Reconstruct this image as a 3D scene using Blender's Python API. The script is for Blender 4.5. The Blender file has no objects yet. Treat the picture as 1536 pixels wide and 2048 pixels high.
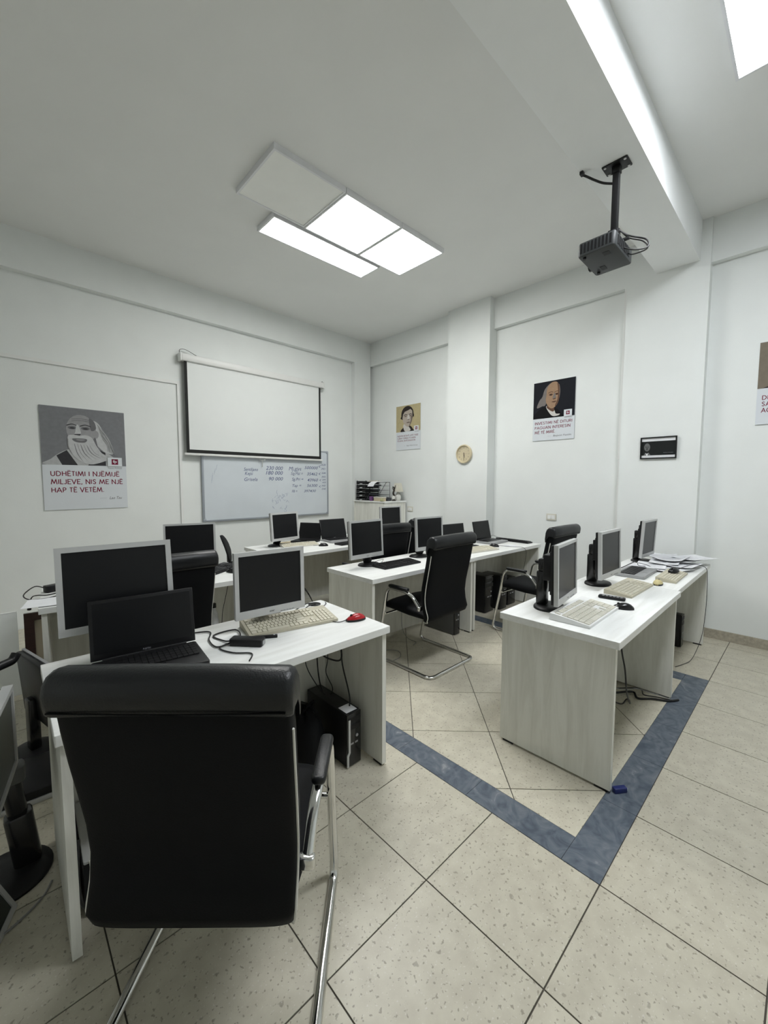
import bpy, bmesh, math, random
from mathutils import Vector, Matrix
random.seed(7)
SC = bpy.context.scene
COL = SC.collection
R = math.radians

# ------------------------------------------------------------------ camera, light, exposure
cam_d = bpy.data.cameras.new('camera')
cam = bpy.data.objects.new('camera', cam_d); COL.objects.link(cam)
cam_d.sensor_fit = 'VERTICAL'; cam_d.sensor_height = 36.0
cam_d.lens = 815.0 / 2048.0 * 36.0
cam_d.clip_start = 0.02
yaw, pitch, roll = R(46.5322), R(4.24613), R(0.1083)
F = Vector((math.cos(yaw)*math.cos(pitch), math.sin(yaw)*math.cos(pitch), -math.sin(pitch)))
Rt = Vector((math.sin(yaw), -math.cos(yaw), 0)); Up = Rt.cross(F)
R2 = Rt*math.cos(roll) + Up*math.sin(roll); U2 = -Rt*math.sin(roll) + Up*math.cos(roll)
CH = 1.47665
cam.matrix_world = Matrix(((R2.x, U2.x, -F.x, 0), (R2.y, U2.y, -F.y, 0), (R2.z, U2.z, -F.z, CH), (0, 0, 0, 1)))
SC.camera = cam
w = bpy.data.worlds.new('world'); SC.world = w; w.use_nodes = True
w.node_tree.nodes['Background'].inputs[0].default_value = (0.8, 0.85, 0.9, 1)
w.node_tree.nodes['Background'].inputs[1].default_value = 0.05
SC.view_settings.view_transform = 'Standard'; SC.view_settings.look = 'None'
SC.view_settings.gamma = 1.0; SC.view_settings.use_curve_mapping = False
SC.view_settings.exposure = 1.30
LAMP = 9.0          # emission of the ceiling panels

# ------------------------------------------------------------------ materials
def mat(name, col, rough=.5, metal=0, spec=.5, var=0, vscale=8, bump=0, bscale=60, coat=0, stretch=None):
    m = bpy.data.materials.new(name); m.use_nodes = True
    nt = m.node_tree; b = nt.nodes['Principled BSDF']
    c = (*col, 1)
    b.inputs['Base Color'].default_value = c; b.inputs['Roughness'].default_value = rough
    b.inputs['Metallic'].default_value = metal; b.inputs['Specular IOR Level'].default_value = spec
    b.inputs['Coat Weight'].default_value = coat
    tc = nt.nodes.new('ShaderNodeTexCoord'); src = tc.outputs['Object']
    if stretch:
        mp = nt.nodes.new('ShaderNodeMapping'); mp.inputs['Scale'].default_value = stretch
        nt.links.new(src, mp.inputs[0]); src = mp.outputs[0]
    if var:
        n = nt.nodes.new('ShaderNodeTexNoise'); n.inputs['Scale'].default_value = vscale; n.inputs['Detail'].default_value = 5
        nt.links.new(src, n.inputs['Vector'])
        r = nt.nodes.new('ShaderNodeValToRGB')
        r.color_ramp.elements[0].position = .3; r.color_ramp.elements[1].position = .7
        r.color_ramp.elements[0].color = (*[max(0, x*(1-var)) for x in col], 1)
        r.color_ramp.elements[1].color = (*[min(1, x*(1+var*.4)) for x in col], 1)
        nt.links.new(n.outputs['Fac'], r.inputs[0]); nt.links.new(r.outputs[0], b.inputs['Base Color'])
    if bump:
        n2 = nt.nodes.new('ShaderNodeTexNoise'); n2.inputs['Scale'].default_value = bscale; n2.inputs['Detail'].default_value = 4
        nt.links.new(src, n2.inputs['Vector'])
        bp = nt.nodes.new('ShaderNodeBump'); bp.inputs['Strength'].default_value = bump; bp.inputs['Distance'].default_value = .01
        nt.links.new(n2.outputs['Fac'], bp.inputs['Height']); nt.links.new(bp.outputs[0], b.inputs['Normal'])
    return m
def wood_mat(name, stretch, base=(.79, .795, .745), dark=(.67, .67, .61)):
    m = bpy.data.materials.new(name); m.use_nodes = True
    nt = m.node_tree; b = nt.nodes['Principled BSDF']; b.inputs['Roughness'].default_value = .42
    tc = nt.nodes.new('ShaderNodeTexCoord'); mp = nt.nodes.new('ShaderNodeMapping'); mp.inputs['Scale'].default_value = stretch
    nt.links.new(tc.outputs['Object'], mp.inputs[0])
    n = nt.nodes.new('ShaderNodeTexNoise'); n.inputs['Scale'].default_value = 2.2; n.inputs['Detail'].default_value = 8
    n.inputs['Distortion'].default_value = .6; n.inputs['Roughness'].default_value = .62
    nt.links.new(mp.outputs[0], n.inputs['Vector'])
    r = nt.nodes.new('ShaderNodeValToRGB')
    r.color_ramp.elements[0].position = .28; r.color_ramp.elements[0].color = (*dark, 1)
    r.color_ramp.elements[1].position = .58; r.color_ramp.elements[1].color = (*base, 1)
    nt.links.new(n.outputs['Fac'], r.inputs[0]); nt.links.new(r.outputs[0], b.inputs['Base Color'])
    return m
def tile_mat(name):
    m = bpy.data.materials.new(name); m.use_nodes = True
    nt = m.node_tree; b = nt.nodes['Principled BSDF']; b.inputs['Roughness'].default_value = .38
    geo = nt.nodes.new('ShaderNodeNewGeometry'); oi = nt.nodes.new('ShaderNodeObjectInfo')
    n0 = nt.nodes.new('ShaderNodeTexNoise'); n0.inputs['Scale'].default_value = 14; n0.inputs['Detail'].default_value = 6
    nt.links.new(geo.outputs['Position'], n0.inputs['Vector'])
    r0 = nt.nodes.new('ShaderNodeValToRGB')
    r0.color_ramp.elements[0].position = .35; r0.color_ramp.elements[0].color = (.505, .470, .375, 1)
    r0.color_ramp.elements[1].position = .65; r0.color_ramp.elements[1].color = (.58, .547, .44, 1)
    nt.links.new(n0.outputs['Fac'], r0.inputs[0])
    last = r0.outputs[0]
    for sc, th, colr in ((80, .634, (.25, .22, .165)), (40, .674, (.31, .28, .22)), (120, .65, (.64, .61, .54))):
        n = nt.nodes.new('ShaderNodeTexNoise'); n.inputs['Scale'].default_value = sc; n.inputs['Detail'].default_value = 1.5
        nt.links.new(geo.outputs['Position'], n.inputs['Vector'])
        r = nt.nodes.new('ShaderNodeValToRGB')
        r.color_ramp.elements[0].position = th; r.color_ramp.elements[0].color = (0, 0, 0, 1)
        r.color_ramp.elements[1].position = th + .05; r.color_ramp.elements[1].color = (.75, .75, .75, 1)
        nt.links.new(n.outputs['Fac'], r.inputs[0])
        mx = nt.nodes.new('ShaderNodeMix'); mx.data_type = 'RGBA'
        nt.links.new(r.outputs[0], mx.inputs[0]); nt.links.new(last, mx.inputs[6]); mx.inputs[7].default_value = (*colr, 1)
        last = mx.outputs[2]
    hs = nt.nodes.new('ShaderNodeHueSaturation'); mr = nt.nodes.new('ShaderNodeMapRange')
    mr.inputs[3].default_value = .95; mr.inputs[4].default_value = 1.04
    nt.links.new(oi.outputs['Random'], mr.inputs[0]); nt.links.new(mr.outputs[0], hs.inputs['Value'])
    nt.links.new(last, hs.inputs['Color']); nt.links.new(hs.outputs[0], b.inputs['Base Color'])
    return m
def marble_mat(name):
    m = bpy.data.materials.new(name); m.use_nodes = True
    nt = m.node_tree; b = nt.nodes['Principled BSDF']; b.inputs['Roughness'].default_value = .4
    geo = nt.nodes.new('ShaderNodeNewGeometry')
    n = nt.nodes.new('ShaderNodeTexNoise'); n.inputs['Scale'].default_value = 9; n.inputs['Detail'].default_value = 7
    n.inputs['Distortion'].default_value = 2.6
    nt.links.new(geo.outputs['Position'], n.inputs['Vector'])
    r = nt.nodes.new('ShaderNodeValToRGB')
    e = r.color_ramp.elements
    e[0].position = .32; e[0].color = (.06, .078, .105, 1); e[1].position = .5; e[1].color = (.105, .128, .158, 1)
    x = e.new(.66); x.color = (.15, .17, .195, 1); y = e.new(.78); y.color = (.34, .35, .36, 1)
    nt.links.new(n.outputs['Fac'], r.inputs[0]); nt.links.new(r.outputs[0], b.inputs['Base Color'])
    return m
def emit(name, col, s):
    m = bpy.data.materials.new(name); m.use_nodes = True
    nt = m.node_tree; b = nt.nodes['Principled BSDF']
    b.inputs['Base Color'].default_value = (.8, .8, .8, 1)
    b.inputs['Emission Color'].default_value = (*col, 1); b.inputs['Emission Strength'].default_value = s
    return m
M = {}
M['wall'] = mat('wall_paint', (.835, .862, .848), .75, spec=.2, var=.025, vscale=3, bump=.06, bscale=140)
M['ceil'] = mat('ceiling_paint', (.845, .855, .842), .85, spec=.15, var=.02, vscale=2)
M['beam'] = mat('beam_paint_bounce_lit', (.89, .91, .91), .7, spec=.2, var=.01)  # lighter than the ceiling: bounced light on the deep beam put into its colour
M['trim'] = mat('trim_paint', (.83, .84, .825), .6, spec=.3, var=.02)
M['wood_top'] = wood_mat('white_ash_top', (1.0, 9, 9), (.855, .865, .845), (.74, .745, .715))
M['wood_v'] = wood_mat('white_ash_panel', (8, 8, .9), (.80, .80, .74), (.66, .655, .59))
M['wood_edge'] = mat('white_ash_edge', (.76, .75, .69), .45, var=.06, vscale=20)
M['tile'] = tile_mat('beige_speckled_tile'); M['marble'] = marble_mat('blue_marbled_tile')
M['grout'] = mat('grout', (.085, .076, .06), .9, var=.1)
M['skirt'] = mat('stone_skirting', (.44, .40, .32), .5, var=.25, vscale=40)
M['leather'] = mat('black_leather', (.0075, .0085, .010), .36, spec=.42, bump=.12, bscale=220)
M['leather_soft'] = mat('black_upholstery', (.005, .0055, .0065), .6, spec=.12, bump=.1, bscale=300)
M['piping'] = mat('white_piping', (.72, .71, .66), .5, var=.05)
M['chrome'] = mat('chrome', (.74, .74, .73), .12, metal=1, var=.05)
M['black'] = mat('black_plastic', (.010, .010, .011), .42, spec=.3, var=.1)
M['black_gloss'] = mat('black_gloss_plastic', (.010, .010, .011), .2, var=.1)
M['screen'] = mat('dark_lcd_screen', (.008, .0085, .0095), .30, spec=.26, var=.05)
M['green_screen'] = mat('dark_green_lcd_screen', (.022, .03, .024), .3, var=.05)
M['silver'] = mat('silver_plastic', (.56, .565, .56), .38, metal=.25, var=.03)
M['grey_silver'] = mat('grey_silver_plastic', (.36, .365, .37), .4, metal=.3, var=.03)
M['beige'] = mat('beige_plastic', (.50, .468, .36), .55, var=.06)
M['beige_key'] = mat('beige_key', (.61, .578, .465), .5, var=.05)
M['cream'] = mat('cream_plastic', (.66, .64, .555), .5, var=.04)
M['white'] = mat('white_plastic', (.78, .785, .77), .4, var=.02)
M['paper'] = mat('paper', (.80, .81, .83), .8, spec=.1, var=.03)
M['ink'] = mat('grey_print', (.35, .36, .40), .8, spec=.1, var=.05)
M['red'] = mat('red_gloss', (.42, .012, .018), .22, var=.08)
M['yellow'] = mat('yellowed_plastic', (.58, .50, .25), .45, var=.06)
M['grey_case'] = mat('grey_painted_steel', (.105, .107, .105), .45, metal=.3, var=.05)
M['alu'] = mat('aluminium', (.42, .45, .50), .35, metal=.6, var=.04)
M['board'] = mat('whiteboard_enamel', (.67, .72, .765), .22, var=.05, vscale=2.5)
M['screen_cloth'] = mat('projection_cloth', (.80, .825, .815), .8, spec=.1, var=.01)
M['matte_black'] = mat('matte_black_cloth', (.012, .013, .012), .8, var=.05)
M['diffuser_off'] = mat('unlit_diffuser', (.92, .93, .90), .5, var=.02)
M['lamp'] = emit('lit_diffuser', (1.0, 1.0, .975), LAMP)
M['lamp_cool'] = emit('cool_lit_diffuser', (.965, 1.0, 1.045), LAMP)
M['fixture'] = mat('fixture_frame', (.80, .81, .83), .45, var=.03)
M['projector'] = mat('projector_grey_plastic', (.04, .044, .046), .5, var=.08)
M['wine'] = mat('wine_red_print', (.20, .022, .05), .7, spec=.1, var=.03)
M['dark_print'] = mat('dark_grey_print', (.09, .09, .10), .7, spec=.1, var=.03)
M['poster'] = mat('poster_board', (.70, .735, .77), .6, spec=.2, var=.01)
M['marker'] = mat('blue_marker_ink', (.10, .12, .25), .6, spec=.1, var=.1)
M['smear'] = mat('smeared_marker_ink', (.36, .41, .54), .5, spec=.1, var=.1)
M['clock_rim'] = mat('cream_clock_rim', (.66, .58, .40), .35, var=.04)
M['clock_face'] = mat('cream_clock_face', (.70, .64, .47), .6, var=.03)
M['dark_wood'] = mat('dark_brown_wood', (.035, .012, .009), .35, var=.3, vscale=20, stretch=(1, 1, 6))
M['tan'] = mat('tan_mount', (.42, .37, .28), .8, var=.08)
M['purple'] = mat('purple_wax', (.16, .06, .20), .4, var=.1)
M['lampshade'] = mat('pleated_cream_shade', (.66, .64, .55), .8, var=.1, vscale=4)
M['ceramic'] = mat('white_ceramic', (.74, .74, .69), .3, var=.03)
M['bronze'] = mat('dark_bronze', (.05, .042, .035), .35, metal=.5, var=.2)
M['green_wax'] = mat('pale_green_wax', (.52, .52, .30), .5, var=.1)
M['book'] = mat('cream_card', (.60, .52, .36), .7, var=.1)
M['manila'] = mat('manila_paper', (.72, .60, .32), .8, var=.05)
M['wire'] = mat('dark_wire_mesh', (.07, .075, .085), .4, metal=.4, var=.1)
M['bottle'] = mat('cloudy_clear_plastic', (.70, .72, .75), .15, var=.15, vscale=20)
M['blue'] = mat('blue_plastic', (.012, .022, .13), .35, var=.1)
M['cable'] = mat('cable_rubber', (.012, .012, .012), .5, var=.1)
M['cable_grey'] = mat('grey_cable_rubber', (.30, .30, .29), .5, var=.1)
for k, c in dict(p_bg1=(.22, .225, .24), p_skin1=(.34, .34, .35), p_dark1=(.05, .05, .055), p_hair1=(.55, .56, .57),
                 p_robe1=(.48, .49, .50), p_shade1=(.17, .17, .18),
                 p_bg2=(.50, .43, .25), p_skin2=(.47, .41, .35), p_hair2=(.035, .028, .025), p_shade2=(.20, .16, .14), p_collar=(.62, .60, .57),
                 p_bg3=(.012, .013, .018), p_skin3=(.36, .235, .15), p_hair3=(.20, .18, .17), p_shade3=(.13, .07, .045), p_coat3=(.006, .006, .007),
                 p_bg4=(.21, .18, .14), p_bg5=(.018, .02, .02), p_grey5=(.16, .165, .165)).items():
    M[k] = mat(k.replace('p_', 'print_tone_'), c, .7, spec=.15, var=.08, vscale=30)

# ------------------------------------------------------------------ mesh helpers
class MB:
    def __init__(s): s.v = []; s.f = []; s.m = []
    def add(s, vs, fs, mi=0):
        o = len(s.v); s.v += [tuple(p) for p in vs]
        s.f += [tuple(i + o for i in f) for f in fs]; s.m += [mi]*len(fs); return s
    def box(s, x0, x1, y0, y1, z0, z1, mi=0, mx=None):
        vs = [Vector((x, y, z)) for z in (z0, z1) for y in (y0, y1) for x in (x0, x1)]
        if mx: vs = [mx @ p for p in vs]
        return s.add(vs, [(0, 2, 3, 1), (4, 5, 7, 6), (0, 1, 5, 4), (2, 6, 7, 3), (0, 4, 6, 2), (1, 3, 7, 5)], mi)
    def tube(s, pts, r, n=8, mi=0, closed=False, squash=None):
        pts = [Vector(p) for p in pts]; N = len(pts); rings = []; prev = None
        for i, p in enumerate(pts):
            a = pts[i-1] if (i > 0 or closed) else p
            b = pts[(i+1) % N] if (i < N-1 or closed) else p
            t = (b - a).normalized()
            if prev is None:
                u = Vector((0, 0, 1)).cross(t)
                if u.length < 1e-3: u = Vector((1, 0, 0)).cross(t)
            else: u = prev - t*prev.dot(t)
            u.normalize(); prev = u; v = t.cross(u)
            rr = r[i] if isinstance(r, (list, tuple)) else r
            k = squash or 1
            rings.append([p + (u*math.cos(2*math.pi*j/n)*k + v*math.sin(2*math.pi*j/n))*rr for j in range(n)])
        vs = [q for g in rings for q in g]; fs = []
        for i in range(N if closed else N-1):
            i2 = (i+1) % N
            for j in range(n): fs.append((i*n+j, i*n+(j+1) % n, i2*n+(j+1) % n, i2*n+j))
        if not closed: fs += [tuple(reversed(range(n))), tuple((N-1)*n+j for j in range(n))]
        return s.add(vs, fs, mi)
    def lathe(s, prof, n=24, c=(0, 0, 0), mi=0, sx=1, sy=1, mx=None):
        vs = []
        for r, z in prof:
            for j in range(n):
                a = 2*math.pi*j/n; vs.append(Vector((c[0]+r*sx*math.cos(a), c[1]+r*sy*math.sin(a), c[2]+z)))
        if mx: vs = [mx @ p for p in vs]
        fs = []
        for i in range(len(prof)-1):
            for j in range(n): fs.append((i*n+j, i*n+(j+1) % n, (i+1)*n+(j+1) % n, (i+1)*n+j))
        fs += [tuple(reversed(range(n))), tuple((len(prof)-1)*n+j for j in range(n))]
        return s.add(vs, fs, mi)
    def loft(s, rings, mi=0, cap=True):
        n = len(rings[0]); fs = []
        for i in range(len(rings)-1):
            for j in range(n): fs.append((i*n+j, i*n+(j+1) % n, (i+1)*n+(j+1) % n, (i+1)*n+j))
        if cap: fs += [tuple(reversed(range(n))), tuple((len(rings)-1)*n+j for j in range(n))]
        return s.add([p for g in rings for p in g], fs, mi)
    def prism(s, poly, axis, a, b, mi=0):
        """extrude a 2-D polygon along axis (0 x,1 y,2 z) from a to b"""
        def P(u, v, t): return [(t, u, v), (u, t, v), (u, v, t)][axis]
        n = len(poly)
        vs = [P(u, v, a) for u, v in poly] + [P(u, v, b) for u, v in poly]
        fs = [tuple(reversed(range(n))), tuple(range(n, 2*n))] + [(j, (j+1) % n, n+(j+1) % n, n+j) for j in range(n)]
        return s.add(vs, fs, mi)
    def rbox(s, x0, x1, y0, y1, z0, z1, r, n=3, mi=0, mx=None, ends=True):
        """box with rounded vertical edges and softened top and bottom rims"""
        def ring(ins, z):
            a0, a1, b0, b1 = x0+ins, x1-ins, y0+ins, y1-ins; q = max(r-ins, r*.3); o = []
            for cx, cy, st in ((a1-q, b1-q, 0), (a0+q, b1-q, 90), (a0+q, b0+q, 180), (a1-q, b0+q, 270)):
                for k in range(n+1):
                    t = R(st + 90*k/n); o.append(Vector((cx+q*math.cos(t), cy+q*math.sin(t), z)))
            return o
        e = min(r*.5, (z1-z0)*.35, (x1-x0)*.2, (y1-y0)*.2)
        rs = [ring(e, z0), ring(e*.3, z0+e*.3), ring(0, z0+e), ring(0, z1-e), ring(e*.3, z1-e*.3), ring(e, z1)]
        if mx: rs = [[mx @ p for p in g] for g in rs]
        return s.loft(rs, mi)
    def build(s, name, mats, parent=None, smooth=None):
        me = bpy.data.meshes.new(name); me.from_pydata(s.v, [], s.f)
        mats = mats if isinstance(mats, (list, tuple)) else [mats]
        for k in mats: me.materials.append(M[k])
        if len(mats) > 1: me.polygons.foreach_set('material_index', s.m)
        bm = bmesh.new(); bm.from_mesh(me); bmesh.ops.recalc_face_normals(bm, faces=bm.faces); bm.to_mesh(me); bm.free()
        if smooth:
            me.polygons.foreach_set('use_smooth', [True]*len(me.polygons)); me.set_sharp_from_angle(angle=R(smooth))
        me.update()
        return link(name, me, parent)
def link(name, data, parent=None):
    o = bpy.data.objects.new(name, data); COL.objects.link(o)
    if parent: o.parent = parent
    return o
def tag(o, label, cat, group=None):
    o['label'] = label; o['category'] = cat
    if group: o['group'] = group
    return o
def thing(name, label, cat, loc=(0, 0, 0), rz=0, group=None):
    o = link(name, None); o.location = loc; o.rotation_euler = (0, 0, rz); o.empty_display_size = .05
    return tag(o, label, cat, group)
def struct(o, label, cat='structure'):
    o['kind'] = 'structure'; o['label'] = label; o['category'] = cat; return o
def copy_tree(o, parent=None):
    c = o.copy(); COL.objects.link(c)
    if parent: c.parent = parent
    for ch in list(o.children): copy_tree(ch, c)
    return c
def smooth_path(pts, k=6, closed=False):
    P = [Vector(p) for p in pts]; n = len(P); out = []
    for i in range(n if closed else n-1):
        p0 = P[i-1] if (i > 0 or closed) else P[0]; p1 = P[i]; p2 = P[(i+1) % n]
        p3 = P[(i+2) % n] if (i+2 < n or closed) else P[-1]
        for j in range(k):
            t = j/k
            out.append(.5*((2*p1) + (p2-p0)*t + (2*p0-5*p1+4*p2-p3)*t*t + (3*p1-p0-3*p2+p3)*t**3))
    if not closed: out.append(P[-1])
    return out
def round_path(pts, rad, k=5):
    """polyline with filleted corners"""
    P = [Vector(p) for p in pts]; out = [P[0]]
    for i in range(1, len(P)-1):
        a, b, c = P[i-1], P[i], P[i+1]
        r = min(rad, (a-b).length*.48, (c-b).length*.48)
        s0 = b + (a-b).normalized()*r; s1 = b + (c-b).normalized()*r
        for j in range(k+1):
            t = j/k; out.append(s0*(1-t)**2 + b*2*t*(1-t) + s1*t*t)
    out.append(P[-1]); return out
def cable(name, pts, parent=None, r=.003, m='cable', k=6, n=6):
    return MB().tube(smooth_path(pts, k), r, n).build(name, m, parent, 60)
def disc(cx, cy, rx, ry=None, n=20, a0=0, a1=360):
    ry = ry or rx
    return [(cx+rx*math.cos(R(a0+(a1-a0)*i/n)), cy+ry*math.sin(R(a0+(a1-a0)*i/n))) for i in range(n if a1-a0 == 360 else n+1)]
def flat(name, parent, polys, y0=0.0, step=.0005):
    """printed shapes: 2-D polygons (x,z) as thin plates on the -Y face of a board at y=y0"""
    b = MB(); mats = []
    for i, (poly, m) in enumerate(polys):
        if m not in mats: mats.append(m)
        b.prism(poly, 1, y0, y0-step*(i+1), mats.index(m))
    return b.build(name, mats, parent)
def rect(x0, x1, z0, z1): return [(x0, z0), (x1, z0), (x1, z1), (x0, z1)]
def text_mesh(txt, shear=0, bold=0):
    cu = bpy.data.curves.new('lettering', 'FONT'); cu.body = txt; cu.shear = shear; cu.offset = bold; cu.resolution_u = 3
    o = bpy.data.objects.new('lettering', cu); COL.objects.link(o)
    bpy.context.view_layer.update()
    me = bpy.data.meshes.new_from_object(o.evaluated_get(bpy.context.evaluated_depsgraph_get()))
    bpy.data.objects.remove(o); bpy.data.curves.remove(cu)
    return me
def lettering(name, parent, lines, m, y):
    """lines: (text, x_left, z_base, cap_height, width or None, shear, bold) on the plane y, readable from -Y"""
    for txt, x, z, h, wd, sh, bo in lines:
        b = MB()
        me = text_mesh(txt, sh, bo)
        if not me.vertices: continue
        xs = [v.co.x for v in me.vertices]; x0, x1 = min(xs), max(xs)
        sy = h/.70; sx = (wd/(x1-x0)) if wd else sy
        b.add([(x+(v.co.x-x0)*sx, y, z+v.co.y*sy) for v in me.vertices], [tuple(p.vertices) for p in me.polygons])
        bpy.data.meshes.remove(me)
        o = b.build(name, m, parent)
    return o

def arc(cx, cy, rx, ry, a0, a1, n=10): return [(cx+rx*math.cos(R(a0+(a1-a0)*i/n)), cy+ry*math.sin(R(a0+(a1-a0)*i/n))) for i in range(n+1)]
GLY = {
 'A': (.84, [[(.02, 0), (.42, 1), (.82, 0)], [(.17, .30), (.67, .30)]]),
 'B': (.60, [[(.06, 0), (.06, 1), (.28, 1)] + arc(.28, .765, .22, .235, 90, -90) + [(.06, .53)], [(.28, .53)] + arc(.30, .265, .25, .265, 90, -90) + [(.06, 0)]]),
 'D': (.78, [[(.06, 0), (.06, 1), (.25, 1)] + arc(.25, .5, .47, .5, 90, -90, 14) + [(.06, 0)]]),
 'E': (.54, [[(.50, 1), (.06, 1), (.06, 0), (.50, 0)], [(.06, .52), (.47, .52)]]),
 'G': (1.0, [arc(.50, .5, .45, .5, 42, 350, 20), [(.56, .45), (.95, .45)]]),
 'H': (.72, [[(.06, 0), (.06, 1)], [(.66, 0), (.66, 1)], [(.06, .52), (.66, .52)]]),
 'I': (.14, [[(.07, 0), (.07, 1)]]),
 'J': (.40, [[(.34, 1), (.34, .22)] + arc(.17, .20, .17, .20, 0, -150, 7)]),
 'K': (.62, [[(.06, 0), (.06, 1)], [(.56, 1), (.08, .48), (.60, 0)]]),
 'L': (.48, [[(.06, 1), (.06, 0), (.45, 0)]]),
 'M': (1.0, [[(.04, 0), (.20, 1), (.50, .12), (.80, 1), (.96, 0)]]),
 'N': (.76, [[(.06, 0), (.06, 1), (.70, 0), (.70, 1)]]),
 'O': (1.0, [arc(.5, .5, .45, .5, 0, 360, 24)]),
 'P': (.58, [[(.06, 0), (.06, 1), (.28, 1)] + arc(.28, .74, .25, .26, 90, -90) + [(.06, .48)]]),
 'Q': (1.02, [arc(.5, .5, .45, .5, 0, 360, 24), [(.60, .26), (.95, -.04)]]),
 'R': (.62, [[(.06, 0), (.06, 1), (.28, 1)] + arc(.28, .74, .25, .26, 90, -90) + [(.06, .48)], [(.30, .46), (.58, 0)]]),
 'S': (.58, [smooth_path([(.50, .84, 0), (.40, .97, 0), (.26, 1, 0), (.10, .88, 0), (.11, .68, 0), (.28, .54, 0), (.46, .40, 0), (.50, .20, 0), (.38, .03, 0), (.22, 0, 0), (.06, .18, 0)], 3)]),
 'T': (.52, [[(0, 1), (.52, 1)], [(.26, 0), (.26, 1)]]),
 'U': (.72, [[(.06, 1), (.06, .33)] + arc(.36, .32, .30, .32, 180, 360, 12) + [(.66, 1)]]),
 'V': (.72, [[(.02, 1), (.36, 0), (.70, 1)]]),
 '.': (.14, [[(.07, -.02), (.07, .10)]]), ',': (.18, [[(.12, .10), (.03, -.16)]]), "'": (.12, [[(.06, .78), (.06, 1.02)]]), ' ': (.30, [])}
def caps(name, parent, txt, x, z, h, wd, m, y, wt=.16):
    """bold geometric capitals drawn as flat strokes, readable from -Y"""
    pen = 0; words_ = [[]]
    for ch in txt:
        if ch == ' ': words_.append([])
        quads = words_[-1]
        base = {'Ë': 'E'}.get(ch, ch); gw, st = GLY[base]
        st = [[(p[0], p[1]) for p in l] for l in st]
        if ch == 'Ë': st = st + [[(.15, 1.16), (.15, 1.29)], [(.39, 1.16), (.39, 1.29)]]
        for l in st:
            for i in range(len(l)-1):
                a, c = Vector(l[i]), Vector(l[i+1]); d = (c-a)
                if d.length < 1e-5: continue
                d.normalize(); n = Vector((-d.y, d.x))*wt/2; e = d*(wt*.5 if len(l) < 8 and len(l) > 2 else .01)
                quads.append([(pen+p.x, p.y) for p in (a-e-n, c+e-n, c+e+n, a-e+n)])
        pen += gw + (.17 if ch != ' ' else .12)
    k = wd/(pen-.17)
    for quads in words_:
        b = MB()
        for qd in quads: b.add([(x+u*k, y, z+v*h) for u, v in qd], [(0, 1, 2, 3)])
        b.build(name, m, parent)

# ------------------------------------------------------------------ room shell
X0, XB, YN, YA, ZC = -2.4, 4.87, -2.8, 5.5, 3.85
TH = R(1.5)
def yA(x): return 5.5 + (x-4.87)*math.tan(TH)
S = .45; OX, OY = 1.0857, .9135
b = MB().box(X0-.2, XB+.2, YN-.2, YA+.2, -.10, -.003)
floor = struct(b.build('floor', 'grout'), 'floor of beige speckled tiles with dark joints and a blue border', 'floor')
# clip helper
def clip(poly, a, bb, c):           # keep a*x+b*y<=c
    out = []
    for i in range(len(poly)):
        p, q = poly[i], poly[(i+1) % len(poly)]
        dp, dq = a*p[0]+bb*p[1]-c, a*q[0]+bb*q[1]-c
        if dp <= 0: out.append(p)
        if dp*dq < 0:
            t = dp/(dp-dq); out.append((p[0]+(q[0]-p[0])*t, p[1]+(q[1]-p[1])*t))
    return out
def area(p): return .5*abs(sum(p[i][0]*p[(i+1) % len(p)][1]-p[(i+1) % len(p)][0]*p[i][1] for i in range(len(p))))
BX0, BX1, BY0, BY1 = 1.536, 3.788, .4635, 4.5135    # blue border, outer
IX0, IX1, IY0, IY1 = BX0+.142, BX1-.142, BY0+.142, BY1-.142
G = .0024
def in_room(poly):
    for a, bb, c in ((1, 0, XB), (-1, 0, -X0), (0, 1, YA), (0, -1, -YN)):
        poly = clip(poly, a, bb, c)
        if len(poly) < 3: return []
    return poly
full_mesh = None
def tile_piece(poly, m='tile', name='tile', h=0.0):
    if len(poly) < 3 or area(poly) < .0008: return
    cx = sum(p[0] for p in poly)/len(poly); cy = sum(p[1] for p in poly)/len(poly)
    MBp = MB().prism([(p[0]-cx, p[1]-cy) for p in poly], 2, -.003, h)
    o = MBp.build(name, m, floor); o.location = (cx, cy, 0); return o
mesh_sq = MB().box(-S/2+G, S/2-G, -S/2+G, S/2-G, -.003, 0).build('tile', 'tile', None)
sq_data = mesh_sq.data; bpy.data.objects.remove(mesh_sq)
def add_sq(cx, cy, rz=0):
    o = link('tile', sq_data, floor); o.location = (cx, cy, 0); o.rotation_euler = (0, 0, rz)
n_t = 0
for i in range(-9, 10):
    for j in range(-9, 12):
        x0, y0 = OX+i*S, OY+j*S; x1, y1 = x0+S, y0+S
        if x1 < -1.35 or y1 < -1.5 or x0 > XB or y0 > YA: continue
        if x0 > BX0-.05 and x1 < BX1+.05 and y0 > BY0-.05 and y1 < BY1+.05: continue
        if x0 >= X0 and x1 <= XB and y0 >= YN and y1 <= YA: add_sq((x0+x1)/2, (y0+y1)/2)
        else: tile_piece(in_room([(x0+G, y0+G), (x1-G, y0+G), (x1-G, y1-G), (x0+G, y1-G)]))
        n_t += 1
# far corner and rear floor beyond the counted tiles: one plain sheet of the same tiles
b = MB()
for i in range(-9, 10):
    for j in range(-9, 12):
        x0, y0 = OX+i*S, OY+j*S; x1, y1 = x0+S, y0+S
        if x1 < -1.35 or y1 < -1.5:
            p = in_room([(x0+G, y0+G), (x1-G, y0+G), (x1-G, y1-G), (x0+G, y1-G)])
            if len(p) >= 3: b.prism(p, 2, -.003, 0)
o = b.build('rear_tiling', 'tile', floor); o['kind'] = 'stuff'
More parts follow.
